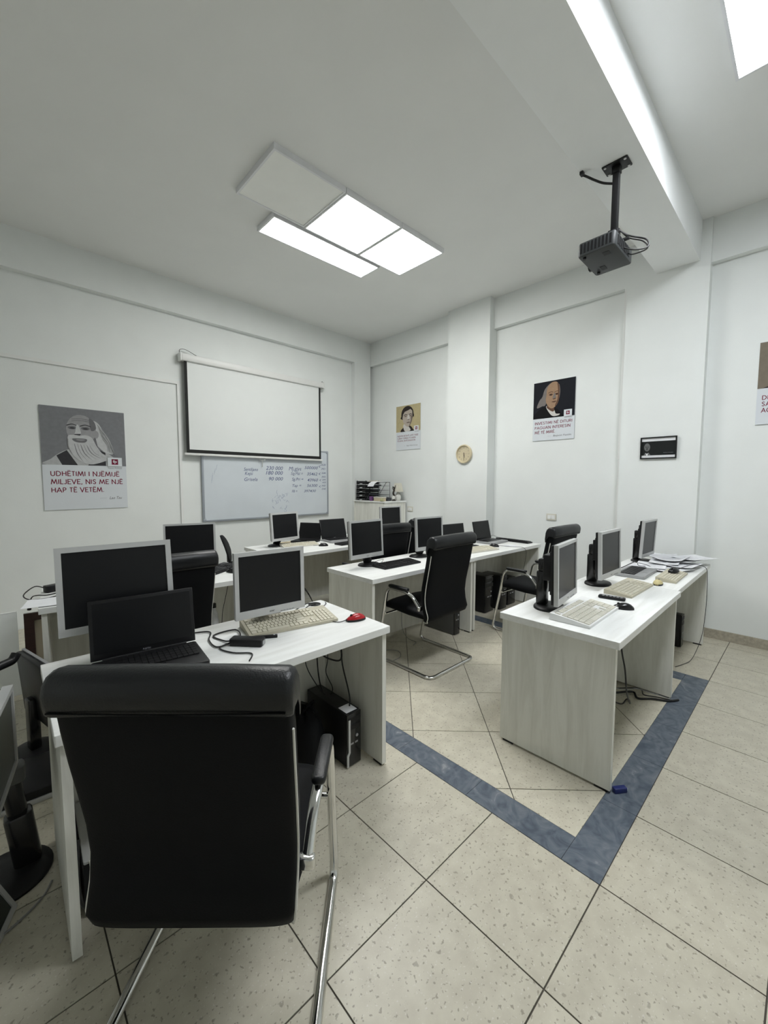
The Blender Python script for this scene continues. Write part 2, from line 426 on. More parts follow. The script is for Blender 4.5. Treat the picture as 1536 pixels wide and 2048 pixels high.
# diagonal tiles inside the border
dx, dy = 2.044, 1.249; q = S/math.sqrt(2)
for i in range(-8, 12):
    for j in range(-8, 12):
        cx, cy = dx+(i-j)*q, dy+(i+j+1)*q
        g = q - G*1.4
        poly = [(cx+g, cy), (cx, cy+g), (cx-g, cy), (cx, cy-g)]
        for a, bb, c in ((1, 0, IX1-.001), (-1, 0, -IX0-.001), (0, 1, IY1-.001), (0, -1, -IY0-.001)):
            poly = clip(poly, a, bb, c)
            if len(poly) < 3: break
        if len(poly) == 4 and abs(area(poly)-2*g*g) < 1e-6: add_sq(cx, cy, R(45))
        elif len(poly) >= 3: tile_piece(poly)
# blue border strips
def strip_run(x0, x1, y0, y1, along):
    L0, L1 = (x0, x1) if along == 0 else (y0, y1); t = L0
    while t < L1-.01:
        t2 = min(t+.45, L1)
        if L1-t2 < .08: t2 = L1
        r = (t+.0008, t2-.0008, y0+.0008, y1-.0008) if along == 0 else (x0+.0008, x1-.0008, t+.0008, t2-.0008)
        tile_piece([(r[0], r[2]), (r[1], r[2]), (r[1], r[3]), (r[0], r[3])], 'marble', 'border_tile'); t = t2
strip_run(BX0, BX1, BY0, IY0, 0); strip_run(BX0, IX0, IY0, IY1, 1); strip_run(IX1, BX1, IY0, IY1, 1); strip_run(BX0, BX1, IY1, BY1, 0)

struct(MB().box(X0-.2, XB+.2, YN-.2, YA+.3, ZC, ZC+.15).build('ceiling', 'ceil'), 'flat matt white ceiling', 'ceiling')
struct(MB().box(XB, XB+.2, YN-.2, YA+.25, -.003, ZC).build('wall_right', 'wall'), 'white painted wall with posters, clock and pillars', 'wall')
b = MB().prism([(X0-.2, yA(X0-.2)), (XB, yA(XB)), (XB, yA(XB)+.2), (X0-.2, yA(X0)+.3)], 2, -.003, ZC)
struct(b.build('wall_left', 'wall'), 'white painted wall carrying the whiteboard and projection screen', 'wall')
struct(MB().box(X0-.2, X0, YN-.2, yA(X0)-.005, -.003, ZC).build('wall_back', 'wall'), 'white wall opposite the wall with the clock', 'wall')
struct(MB().box(X0, XB, YN-.2, YN, -.003, ZC).build('wall_near', 'wall'), 'white wall opposite the whiteboard', 'wall')
PF = 4.765       # pillar front on the right wall
def trimbox(n, x0, x1, y0, y1, z0, z1, label, m='wall', cat='trim'):
    return struct(MB().box(x0, x1, y0, y1, z0, z1).build('trim_%d' % n, m), label, cat)
trimbox(1, PF-.065, XB, 2.985, 3.655, 0, ZC, 'white wall pillar carrying the round clock', cat='pillar')
trimbox(2, PF, XB, .755, 1.43, 0, ZC, 'white wall pillar carrying the small black framed picture', cat='pillar')
BF = 4.80
trimbox(3, BF, XB, 3.655, 5.42, 3.465, ZC, 'shallow white beam between the corner and the clock pillar', cat='beam')
trimbox(4, BF, XB, 1.43, 2.985, 3.465, ZC, 'shallow white beam above the poster with the dark portrait', cat='beam')
trimbox(5, BF, XB, YN, .755, 3.465, ZC, 'shallow white beam above the poster with the brown picture', cat='beam')
trimbox(6, X0, PF, .832, 1.172, 3.5, ZC, 'deep white ceiling beam from which the projector hangs', 'beam', 'beam')
b = MB().prism([(X0, yA(X0)-.085), (4.44, yA(4.44)-.085), (4.44, yA(4.44)), (X0, yA(X0))], 2, 3.47, ZC)
struct(b.build('trim_7', 'wall'), 'long shallow white beam above the projection screen', 'beam')
b = MB().prism([(4.44, yA(4.44)-.085), (4.80, yA(4.8)-.085), (4.80, yA(4.8)), (4.44, yA(4.44))], 2, 0, ZC)
struct(b.build('trim_8', 'wall'), 'narrow white corner pillar beside the cabinet', 'pillar')
trimbox(9, BF, XB, 1.431, 1.459, 1.72, 3.465, 'upper white cable duct beside the framed picture pillar', 'trim', 'cable duct')
trimbox(10, BF+.004, XB, 1.432, 1.457, .1, 1.712, 'lower white cable duct beside the framed picture pillar', 'trim', 'cable duct')
def skirting(n, x0, x1, y0, y1, label):
    o = MB().box(x0, x1, y0, y1, 0, .088).build('baseboard_%s' % n, 'skirt'); struct(o, label, 'baseboard')
skirting('right', XB-.014, XB, YN, .755, 'speckled stone skirting below the poster with the brown picture')
skirting('right_middle', XB-.014, XB, 1.475, 2.99, 'speckled stone skirting between the two pillars')
skirting('pillar', PF-.014, PF, .755, 1.43, 'speckled stone skirting in front of the framed picture pillar')
def WA(s, off, z):      # a point on the left wall: s metres from the corner (negative), off in front of the wall
    return (4.87 + s*math.cos(TH) + off*math.sin(TH), 5.5 + s*math.sin(TH) - off*math.cos(TH), z)
# painted cable duct framing the left part of the left wall
root = link('trim_11', None); root.location = WA(0, 0, 0); root.rotation_euler = (0, 0, TH)
struct(root, 'thin white cable duct running along and down the wall round the old man poster', 'cable duct')
MB().box(-6.8, -3.195, -.018, 0, 2.655, 2.69).build('horizontal_duct', 'trim', root)
MB().box(-3.225, -3.195, -.018, 0, .09, 2.655).build('vertical_duct', 'trim', root)

# ------------------------------------------------------------------ ceiling lights
def ceiling_light(x0, x1, y0, y1, lit, label, group=None, lamp='lamp'):
    t = thing('ceiling_light', label, 'ceiling light', ((x0+x1)/2, (y0+y1)/2, ZC), 0, group)
    hx, hy = (x1-x0)/2, (y1-y0)/2; d = -.045; e = .016
    f = MB()
    f.box(-hx, hx, -hy, -hy+e, d, 0).box(-hx, hx, hy-e, hy, d, 0).box(-hx, -hx+e, -hy+e, hy-e, d, 0).box(hx-e, hx, -hy+e, hy-e, d, 0)
    f.build('frame', 'fixture', t)
    MB().box(-hx+e, hx-e, -hy+e, hy-e, d+.006, d+.014).build('diffuser', lamp if lit else 'diffuser_off', t)
ceiling_light(1.525, 2.165, 2.735, 3.362, False, 'unlit square ceiling panel at the end of its row')
ceiling_light(2.170, 2.815, 2.735, 3.372, True, 'lit square ceiling panel in the middle of the row beside the unlit one')
ceiling_light(2.820, 3.43, 2.735, 3.372, True, 'lit square ceiling panel at the far end of the row')
ceiling_light(1.88, 3.15, 3.40, 3.715, True, 'long narrow lit ceiling panel alongside the square ones')
ceiling_light(2.61, 3.246, -.19, .447, True, 'lit square ceiling panel beyond the deep beam, at the clock-wall end of its row', lamp='lamp_cool')
ceiling_light(1.96, 2.60, -.19, .447, True, 'lit square ceiling panel beyond the deep beam, middle of its row of three', lamp='lamp_cool')
ceiling_light(1.31, 1.95, -.19, .447, True, 'lit square ceiling panel beyond the deep beam, at the other end of its row', lamp='lamp_cool')

# ------------------------------------------------------------------ desks
ZD = .745
def desk(name, w_, d_, loc, rz, label, group=None, grommet=True, legs=(.0, .0)):
    """front edge along local x at y=0, back at y=d_"""
    t = thing('desk', label, 'desk', (loc[0], loc[1], 0), rz, group)
    MB().rbox(0, w_, 0, d_, ZD-.036, ZD, .004, 2).build('desktop', 'wood_top', t)
    for x in (.012, w_-.012-.026):
        MB().box(x, x+.026, .018, d_-.012, .012, ZD-.036).build('side_panel', 'wood_v', t)
    for x in (.012, w_-.038):
        for y in (.03, d_-.09): MB().box(x+.002, x+.024, y, y+.06, 0, .012).build('foot', 'black', t)
    MB().box(.038, w_-.038, d_-.10, d_-.082, .03, ZD-.036).build('modesty_panel', 'wood_v', t)
    return t
desk('D1', 1.335, .625, (.083, 1.462), R(-.6), 'white desk carrying the red mouse and the big black laptop')
desk('D2', 1.36, .60, (.135, 3.025), R(-5.2), 'white desk below the old man poster with a power adapter on its end')
desk('D3', 1.42, .78, (1.975, 3.575), R(.3), 'white desk with two open laptops below the whiteboard')
desk('D4', 1.33, .60, (3.43, 3.9), 0, 'white desk in the far corner in front of the cabinet')
desk('MD1', 1.325, .59, (2.003, 2.235), R(-.4), 'middle white desk with two monitors and a black keyboard')
desk('MD2', 1.315, .60, (3.338, 2.232), R(-1.6), 'wall-side middle white desk with two open laptops')
desk('RD1', 1.272, .612, (2.027, .572), R(.3), 'white desk with a bare side panel, carrying the white keyboard')
desk('RD2', 1.30, .59, (3.305, .597), R(.3), 'white desk by the wall covered with papers')

# ------------------------------------------------------------------ chairs
def sup(wd, th, n=24, p=3.2):       # superellipse ring (x, depth)
    o = []
    for k in range(n):
        a = 2*math.pi*k/n; c, s_ = math.cos(a), math.sin(a)
        o.append((wd*math.copysign(abs(c)**(2/p), c), th*math.copysign(abs(s_)**(2/p), s_)))
    return o
def make_chair(label):
    t = thing('office_chair', label, 'chair')
    # backrest: rear surface y by height
    prof = [(.402, -.150, .205, .018), (.410, -.178, .228, .030), (.425, -.195, .242, .037), (.46, -.205, .247, .040), (.52, -.184, .248, .043), (.59, -.176, .249, .042), (.67, -.184, .250, .042),
            (.76, -.203, .252, .041), (.85, -.223, .254, .040), (.93, -.238, .255, .040), (1.0, -.25, .255, .040), (1.03, -.256, .253, .034)]
    b = MB(); rings = []
    for z, yc, hw, th in prof:
        rings.append([Vector((x, yc+y, z)) for x, y in sup(hw, th, 32, 6)])
    b.loft(rings); b.build('backrest', 'leather_soft', t, 50)
    # head roll folded over the top
    sec = [(-.291, .978), (-.297, .984), (-.302, 1.005), (-.305, 1.03), (-.300, 1.052), (-.285, 1.068), (-.262, 1.074), (-.236, 1.068), (-.216, 1.05), (-.206, 1.02), (-.200, .96), (-.203, .93), (-.213, .93), (-.216, .96), (-.235, .99), (-.272, .99), (-.284, .985)]
    rings = []
    for x, k, dz in ((-.264, .80, -.006), (-.259, .93, -.002), (-.247, 1, 0), (-.12, 1.0, .003), (0, 1.0, .004), (.12, 1.0, .003), (.247, 1, 0), (.259, .93, -.002), (.264, .80, -.006)):
        rings.append([Vector((x, -.256+(y+.256)*k, 1.02+(z-1.02)*k+dz)) for y, z in sec])
    MB().loft(rings).build('head_roll', 'leather', t, 40)
    MB().tube(smooth_path([(-.250, -.3005, .992), (-.12, -.3012, .991), (0, -.3015, .990), (.12, -.3012, .991), (.250, -.3005, .992)], 3), .0018, 5).build('seam', 'leather_soft', t, 60)
    for sx in (-1, 1):
        pts = [(sx*(hw+.0005), yc-th*.42, z) for z, yc, hw, th in prof[2:-2]]
        pts = [(sx*.212, -.15, .399), (sx*.236, -.205, .408)] + pts
        MB().tube(smooth_path(pts, 3), .0036, 6).build('piping', 'piping', t, 60)
    # seat
    prof = [(-.17, .440, .235, .030), (-.10, .450, .245, .042), (0, .452, .248, .045), (.12, .46, .248, .046), (.20, .462, .246, .045), (.245, .455, .242, .038), (.268, .442, .232, .022)]
    rings = [[Vector((x, y, zc+z)) for x, z in sup(hw, th)] for y, zc, hw, th in prof]
    MB().loft(rings).build('seat', 'leather_soft', t, 50)
    # chrome sled frame with arms: one flat-oval tube
    side = [(.262, -.150, .515), (.268, -.085, .595), (.273, -.02, .620), (.276, .185, .620), (.276, .312, .0116), (.276, -.275, .0116)]
    left = [(-x, y, z) for x, y, z in reversed(side)]
    MB().tube(round_path(side + left, .06, 6), .0115, 12, squash=1.38).build('sled_frame', 'chrome', t, 60)
    for sx in (-1, 1):
        MB().rbox(sx*.275-.021, sx*.275+.021, -.045, .165, .629, .652, .016, 3).build('armrest', 'leather', t, 50)
        MB().rbox(sx*.262-.021, sx*.262+.021, -.166, -.140, .498, .53, .008, 2).build('bracket', 'chrome', t, 50)
    MB().tube([(-.268, .215, .392), (.268, .215, .392)], .010, 8).build('seat_bar', 'chrome', t, 60)
    return t
CG = None
chair = make_chair('large black leather chair pushed up to the desk with the red mouse')
chair.location = (.437, 1.127, 0); chair.rotation_euler = (0, 0, R(47-90))
def put_chair(x, y, rz, label, sz=1.0):
    c = copy_tree(chair); c.location = (x, y, 0); c.rotation_euler = (0, 0, R(rz)); c.scale = (1, 1, sz); c['label'] = label; return c
put_chair(2.545, 2.165, 0, 'black leather chair with chrome arms pulled up to the middle desk')
put_chair(3.83, 1.845, -2, 'black chair behind the telescopic-stand monitors, facing the wall-side middle desk')
put_chair(.655, 2.685, 2, 'black chair at the desk below the old man poster, half hidden by a monitor')
put_chair(2.84, 3.155, -3, 'black chair behind the middle desk whose back hides the far corner monitor', .985)
put_chair(3.50, 3.27, 3, 'black chair behind the second monitor of the middle desk', 1.0)
# small rounded chair by the whiteboard
t = thing('swivel_chair', 'small black chair with a rounded back in front of the whiteboard', 'chair', (2.20, 4.80, 0), R(-118))
rings = [[Vector((x, -.19-.10*((z-.50)/.33)**2+y, z)) for x, y in sup(hw, .016, 20, 2.4)] for z, hw in ((.50, .12), (.54, .17), (.62, .20), (.70, .195), (.76, .165), (.80, .115), (.82, .05))]
MB().loft(rings).build('backrest', 'leather_soft', t, 60)
MB().loft([[Vector((x, y, z)) for x, y in sup(hw, hw, 24, 2.6)] for z, hw in ((.42, .18), (.44, .21), (.47, .215), (.485, .19))]).build('seat', 'leather_soft', t, 50)
MB().tube([(0, 0, .07), (0, 0, .43)], .022, 12).build('post', 'black', t, 60)
MB().tube([(0, -.10, .44), (0, -.215, .50), (0, -.215, .60)], .014, 8).build('back_bar', 'black', t, 60)
for k in range(5):
    a = R(72*k+10); MB().tube([(0, 0, .085), (.24*math.cos(a), .24*math.sin(a), .052)], [.02, .013], 8).tube([(.24*math.cos(a)-.012, .24*math.sin(a), .026), (.24*math.cos(a)+.012, .24*math.sin(a), .026)], .026, 10).build('base_leg', 'black', t, 50)

# ------------------------------------------------------------------ monitors
def monitor(x, y, rz, zb, w_, h_, tilt, base, label, case='silver', stand='foot', zt=ZD, bez=.017, chin=.03, mark=None, back='black', buttons=True, scr='screen', group=None, brx=.105, bry=.085):
    """x,y: middle of the screen's lower front edge; base: local (x,y) of the foot's middle"""
    t = thing('monitor', label, 'monitor', (x, y, zt), rz, group)
    p = MB(); z0 = zb - zt
    mx = Matrix.Translation((0, 0, z0)) @ Matrix.Rotation(-tilt, 4, 'X')
    hw = w_/2
    # bezel: four strips
    b = MB(); f0, f1 = 0, .022
    b.box(-hw, hw, f0, f1, 0, chin, mx=mx).box(-hw, hw, f0, f1, h_-bez, h_, mx=mx).box(-hw, -hw+bez, f0, f1, chin, h_-bez, mx=mx).box(hw-bez, hw, f0, f1, chin, h_-bez, mx=mx)
    bz = b.build('bezel', case, t)
    MB().box(-hw+bez, hw-bez, .006, .012, chin, h_-bez, mx=mx).build('screen', scr, t)
    b = MB().rbox(-hw+.004, hw-.004, f1-.001, f1+.018, .004, h_-.004, .006, 2, mx=mx)
    b.rbox(-hw*.72, hw*.72, f1+.017, f1+.042, h_*.14, h_*.86, .02, 2, mx=mx); b.build('back_shell', back, t, 40)
    if mark:
        o = lettering('brand_mark', bz, [(mark, -.014, chin*.34, chin*.26, .028, .2, .01)], 'dark_print', -.0006)
        o.data.transform(mx)
    if buttons:
        b = MB()
        for k in range(5): b.box(hw*.25+k*.016, hw*.25+k*.016+.010, -.002, .001, .005, .010, mx=mx)
        b.build('buttons', 'grey_silver', bz)
    bx, by = base
    if stand == 'foot':
        MB().lathe([(1, 0), (1, .006), (.92, .014), (.45, .022), (.42, .024)], 28, (bx, by, 0), sx=brx, sy=bry).build('stand_base', 'black', t, 50)
        c0 = Vector((bx, by+.01, .018)); c1 = mx @ Vector((0, .058, h_*.35))
        b = MB().rbox(-.042, .042, -.014, .014, 0, (c1-c0).length+.0, .01, 2)
        dirv = (c1-c0).normalized(); rot = Vector((0, 0, 1)).rotation_difference(dirv).to_matrix().to_4x4()
        o = b.build('stand_neck', 'black', t, 40); o.data.transform(Matrix.Translation(c0) @ rot)
    elif stand == 'column':
        MB().lathe([(1, 0), (1, .007), (.94, .014), (.5, .018)], 30, (bx, by, 0), sx=brx, sy=bry).build('stand_base', 'black', t, 50)
        MB().rbox(bx-.036, bx+.036, by+.012, by+.072, .014, .215, .02, 3).rbox(bx-.029, bx+.029, by+.018, by+.066, .213, .285, .018, 3).build('stand_column', 'black_gloss', t, 40)
        c1 = mx @ Vector((0, .062, h_*.52))
        MB().rbox(bx-.05, bx+.05, min(c1.y, by)-.012, by+.03, z0+h_*.30, z0+h_*.75, .012, 2).build('stand_neck', 'black', t, 40)
    return t
monitor(.355, 2.0, R(-3.8), .857, .419, .356, R(7.5), (0.06, .03), 'large silver monitor rising behind the big black laptop', bez=.022, chin=.030, brx=.10, bry=.055, buttons=False)
monitor(.975, 1.845, R(-3.8), .812, .366, .325, R(1), (.02, .165), 'silver monitor behind the dirty beige keyboard', mark='acer', chin=.038, bez=.02, bry=.06)
monitor(1.13, 3.50, R(-14), .795, .388, .338, R(3), (0, .06), 'silver monitor standing on the desk below the old man poster', bez=.015, chin=.034, case='silver')
monitor(2.335, 4.06, R(8), .820, .375, .314, R(5), (-.03, .14), 'small silver monitor on the desk below the whiteboard', chin=.028, bez=.022)
monitor(2.285, 2.61, R(1.4), .826, .380, .324, R(3.4), (.06, .055), 'silver monitor behind the slim black keyboard on the middle desk', mark='acer', chin=.036, bez=.018)
monitor(4.125, 4.19, R(-2.5), .80, .395, .325, R(3), (0, .10), 'silver monitor standing in front of the corner cabinet', bez=.02)
monitor(3.075, 2.575, R(-3.5), .810, .375, .325, R(3), (-.10, .06), 'silver monitor half hidden by the chair at the middle desk', mark=None, chin=.036)
monitor(2.315, .926, R(7), .812, .371, .330, R(1.5), (.01, .105), 'silver monitor with a telescopic stand behind the white keyboard', stand='column', mark='acer', chin=.034)
monitor(3.06, .935, R(-1), .825, .372, .322, R(2), (.05, .105), 'silver telescopic-stand monitor behind a yellowed keyboard, middle one of its row', stand='column', chin=.034, mark='acer')
monitor(4.31, 1.02, R(-2), .800, .362, .335, R(-2.5), (0, .05), 'silver telescopic-stand monitor beside the heap of papers', stand='column', chin=.03)

# ------------------------------------------------------------------ laptops
def laptop(x, y, rz, w_, d_, lid_h, tilt, label, base_m='black', lid_m='black', scr='screen', zt=ZD, lid=True, mark=None, fancy=False):
    """x,y: middle of the hinge; base reaches towards local -y"""
    t = thing('laptop', label, 'laptop', (x, y, zt), rz)
    hw = w_/2
    bs = MB().rbox(-hw, hw, -d_, 0, .001, .024, .012, 3).build('base', base_m, t, 40)
    keys = MB(); n = 17 if w_ > .375 else 14
    kw = (w_-.04)/n
    for r in range(5):
        for c in range(n):
            keys.box(-hw+.02+c*kw+.001, -hw+.02+(c+1)*kw-.001, -.028-(r+1)*d_*.105, -.028-r*d_*.105-.002, .023, .0285)
    k = keys.build('keys', 'black', bs); k['kind'] = 'stuff'
    MB().rbox(-.045, .045, -d_+.018, -d_*.66, .0236, .0245, .004, 2).build('touchpad', 'grey_silver' if base_m != 'black' else 'black_gloss', bs, 40)
    if lid:
        mx = Matrix.Translation((0, .002, .024)) @ Matrix.Rotation(-tilt, 4, 'X')
        ld = MB().rbox(-hw, hw, 0, .010, .0, lid_h, .004, 2, mx=mx).build('lid', lid_m, t, 40)
        MB().box(-hw+.013, hw-.013, -.0008, .001, .024, lid_h-.013, mx=mx).build('screen', scr, ld)
        if mark:
            o = lettering('brand_mark', ld, [(mark, -.012, .008, .006, .028, 0, .01)], 'ink', -.0012); o.data.transform(mx)
        MB().tube([(-hw*.8, .004, .022), (hw*.8, .004, .022)], .007, 8).build('hinge', 'black', t, 50)
    return t
laptop(.420, 1.885, R(-6.3), .382, .25, .235, R(8.5), "big black laptop open beside the power brick, behind the chair's back", mark='FUJITSU')
laptop(2.775, 4.275, R(-58), .30, .21, .205, R(18), 'dark laptop turned sideways beside the small monitor below the whiteboard')
laptop(3.05, 4.115, R(-4.8), .365, .235, .245, R(15.5), 'open laptop with a grey palm rest on the desk below the whiteboard', base_m='grey_silver', mark='hp')
laptop(4.33, 2.775, R(0), .35, .235, .23, R(12.5), 'open black laptop at the wall end of the middle desks', base_m='grey_silver')
laptop(3.735, 2.765, R(-6), .36, .20, .236, R(10.7), 'open black laptop partly hidden behind the high back of the middle chair')
laptop(3.685, 1.055, R(1), .40, .21, .2, 0, 'silver laptop base without its screen beside a yellowed keyboard', base_m='grey_silver', lid=False)

# ------------------------------------------------------------------ keyboards
def keyboard(x, y, rz, label, body='black', keym='black', w_=.45, d_=.16, zt=ZD, hb=.030, hf=.014, cord=None, tray=None):
    t = thing('keyboard', label, 'keyboard', (x, y, zt), rz)
    hw, hd = w_/2, d_/2
    MB().prism([(-hd, .001), (-hd, hf), (hd-.025, hb), (hd, hb+.001), (hd, .001)], 0, -hw, hw).build('case', body, t)
    k = MB(); sl = math.atan2(hb-hf, 2*hd-.025)
    mx = Matrix.Translation((0, -hd, hf-.0005)) @ Matrix.Rotation(sl, 4, 'X')
    rows = 6; u = (w_-.03)/22.5; rd = (d_-.028)/6.3
    def key(c, r, ww=1, hh=1):
        x0 = -hw+.012+c*u; y0 = .008+r*rd + (rd*.3 if r == 5 else 0)
        vs = [(x0+.0008, y0+.0008, 0), (x0+ww*u-.0008, y0+.0008, 0), (x0+ww*u-.0008, y0+hh*rd-.0008, 0), (x0+.0008, y0+hh*rd-.0008, 0)]
        e = .0018
        vs += [(x0+e+.0008, y0+e, .0055), (x0+ww*u-e-.0008, y0+e, .0055), (x0+ww*u-e-.0008, y0+hh*rd-e, .0055), (x0+e+.0008, y0+hh*rd-e, .0055)]
        k.add([mx @ Vector(v) for v in vs], [(4, 5, 6, 7), (0, 1, 5, 4), (1, 2, 6, 5), (2, 3, 7, 6), (3, 0, 4, 7)])
    for c, ww in ((0, 1.5), (1.5, 1.25), (2.75, 1.25), (4, 6), (10, 1.25), (11.25, 1.25), (12.5, 1.25), (13.75, 1.25)): key(c, 0, ww)
    for r in range(1, 5):
        off = [0, 2.25, 1.75, 1.5, 0][r]
        if off: key(0, r, off)
        c = off
        while c+1 <= 13.01: key(c, r); c += 1
        if 15-c > .2: key(c, r, 15-c)
    for c in list(range(0, 1)) + [2, 3, 4, 5, 6.5, 7.5, 8.5, 9.5, 11, 12, 13, 14]: key(c, 5)
    for c in (15.3, 16.3, 17.3):
        key(c, 0); key(c, 3); key(c, 4); key(c, 5)
    key(16.3, 1)
    for r in range(0, 5):
        for c in (18.6, 19.6, 20.6, 21.6): key(c, r)
    o = k.build('keys', keym, t); o['kind'] = 'stuff'
    if cord: cable('cord', cord, t, .002)
    return t
keyboard(1.06, 1.822, R(-10.3), 'dirty beige keyboard beside the red mouse', 'beige', 'beige_key', .457, .19, hb=.036)
keyboard(1.255, 3.315, R(33), 'black keyboard lying askew on the desk below the old man poster')
keyboard(2.475, 4.01, R(-11), 'pale beige keyboard under the small monitor below the whiteboard', 'cream', 'beige_key', .42, .15)
keyboard(3.00, 3.755, R(4), 'black keyboard in front of the grey-rimmed laptop below the whiteboard', w_=.36, d_=.13, hb=.02)
keyboard(2.53, 2.495, R(-1), 'slim black keyboard on the middle desk in front of a monitor', w_=.44, d_=.155, hb=.026, cord=[(-.06, .07, .02), (-.08, .12, .01), (-.02, .17, .03), (-.16, .18, .006), (-.22, .15, .004)])
keyboard(3.70, 2.435, R(-9), 'cream keyboard on the wall-side middle desk', 'cream', 'beige_key', .45, .18)
keyboard(4.595, 2.52, R(87), 'black keyboard pushed to the wall end of the middle desks', w_=.44, d_=.11)
keyboard(2.335, .838, R(1), 'white keyboard beside the black remote control', 'white', 'cream', .455, .205, hb=.036)
keyboard(3.10, .832, R(-1), 'yellowed keyboard beside the yellowed mouse with nothing lying on it', 'beige', 'beige_key', .47, .165)
k9 = keyboard(3.735, .718, R(1), 'yellowed keyboard with a black mouse lying on it', 'beige', 'beige_key', .43, .13)

# ------------------------------------------------------------------ mice
def mouse(x, y, rz, label, top='black_gloss', side='black', zt=ZD, cord=None, L=.105, W_=.062, H=.036, rx=0, wcord=None):
    t = thing('mouse', label, 'mouse', (x, y, zt), rz)
    t.rotation_euler = (rx, 0, rz)
    rings = []; n = 14
    for i in range(9):
        u = i/8; yy = -L/2 + L*u; wv = W_/2*math.sin(math.pi*(.06+.88*u))**.5*(1-.12*u); hz = H*math.sin(math.pi*(.10+.82*(u**.85)))**.75
        rings.append([Vector((wv*math.cos(math.pi*j/n), yy, .004+max(.002, hz-.004)*math.sin(math.pi*j/n)**.8)) for j in range(n+1)])
    MB().loft(rings).build('shell', top, t, 60)
    low = [[Vector((p.x*1.04, p.y, z)) for p in (rings[i][0], rings[i][-1])] for i in range(9) for z in (0,)]
    ol = [(g[0].x, g[0].y) for g in low] + [(g[1].x, g[1].y) for g in reversed(low)]
    MB().prism(ol, 2, 0.0005, .011).build('skirt', side, t, 40)
    MB().tube([(-.003, L*.24, H*.78), (.003, L*.24, H*.78)], .008, 10).build('wheel', 'black', t, 50)
    if wcord: cord = [Matrix.Rotation(-rz, 3, 'Z') @ (Vector(p)-Vector((x, y, zt))) for p in wcord]
    if cord: cable('cord', cord, t, .0022)
    return t
mouse(1.345, 1.635, R(78), 'red mouse beside the dirty beige keyboard', 'red', 'black', cord=[(0, .05, .012), (.01, .10, .004), (.10, .14, .004), (.22, .13, .004), (.33, .03, .004), (.37, .015, .004)])
mouse(1.345, 3.19, R(30), 'black mouse beside the askew black keyboard', cord=[(0, .05, .012), (.03, .10, .004), (.02, .2, .03), (.1, .28, .02), (.12, .32, .004)])
mouse(2.665, 3.815, R(60), 'black mouse beside the pale beige keyboard below the whiteboard', cord=[(0, .05, .012), (.06, .12, .004), (.16, .16, .03), (.22, .26, .004)])
mouse(4.06, 2.465, R(20), 'dark mouse beside the cream keyboard on the wall-side middle desk', wcord=[(4.05, 2.515, .757), (4.09, 2.53, .75), (4.14, 2.44, .75), (4.19, 2.30, .75), (4.215, 2.20, .75), (4.225, 2.165, .71), (4.22, 2.17, .60), (4.19, 2.18, .48), (4.14, 2.20, .38), (4.11, 2.30, .30)])
mouse(2.60, .725, R(28), 'black mouse beside the white keyboard', cord=[(0, .05, .012), (-.01, .10, .004), (-.06, .14, .004), (-.10, .15, .006)])
mouse(3.405, .735, R(-88), 'yellowed mouse between the two yellowed keyboards', 'yellow', 'black', H=.038)
mouse(3.80, .722, R(75), 'black mouse lying on top of a yellowed keyboard', zt=ZD+.0335, wcord=[(3.852, .712, .787), (3.93, .69, .80), (4.05, .64, .815), (4.13, .60, .80), (4.18, .57, .765), (4.195, .565, .66), (4.198, .562, .52), (4.192, .565, .375), (4.18, .575, .22), (4.15, .60, .09), (4.07, .625, .015), (3.95, .66, .006), (3.862, .689, .006)])

# ------------------------------------------------------------------ small things on the desks
# remote
t = thing('remote_control', 'black remote control lying beside the white keyboard', 'remote control', (2.765, .838, ZD), R(8))
MB().rbox(-.024, .024, -.075, .075, .0005, .018, .012, 3).build('body', 'black', t, 40)
b = MB()
for i in range(6):
    for j in range(3): b.box(-.016+j*.012, -.008+j*.012, -.06+i*.02, -.048+i*.02, .0175, .0195)
b.build('buttons', 'grey_silver', t)
# power brick with lead, thin black bar
t = thing('power_adapter', 'black laptop power brick with a looping lead beside the big laptop', 'power adapter', (.782, 1.715, ZD), R(-48))
MB().rbox(-.075, .075, -.027, .027, .0005, .032, .008, 2).build('brick', 'black', t, 40)
MB().box(.0745, .0765, -.014, .014, .006, .024).build('socket', 'grey_silver', t)
cable('lead', [(-.075, .0, .015), (-.12, .02, .006), (-.20, .08, .005), (-.13, .16, .006), (-.06, .05, .012), (-.11, -.05, .006), (-.19, .02, .006), (-.24, .12, .006), (-.33, .09, .006)], t, .0035)
cable('mains_lead', [(-.075, -.012, .012), (-.10, -.06, .005), (-.02, -.10, .005), (.06, -.10, .005), (.08, -.17, .005)], t, .0032)
t = thing('drive_cover', 'thin black plastic bar lying behind the power brick', 'plastic cover', (.868, 1.735, ZD), R(-30))
MB().rbox(-.065, .065, -.008, .008, .0005, .014, .004, 2).build('bar', 'black', t, 40)
MB().lathe([(.004, 0), (.004, .001)], 10, (.05, 0, .0136)).build('hole', 'paper', t)
t = thing('cable_grommet', 'round black cable hole behind the red mouse', 'grommet', (1.342, 2.018, ZD), 0)
MB().lathe([(.037, 0.0003), (.037, .003), (.030, .004), (.029, .001)], 26).build('ring', 'black', t, 40)
cable('lead', [(.005, .005, .004), (-.05, .0, .016), (-.11, -.02, .012), (-.20, -.05, .004), (-.30, -.03, .01)], t, .0032)
cable('lead', [(.0, -.01, .004), (-.06, -.03, .010), (-.12, -.06, .005), (-.22, -.09, .003)], t, .0028)
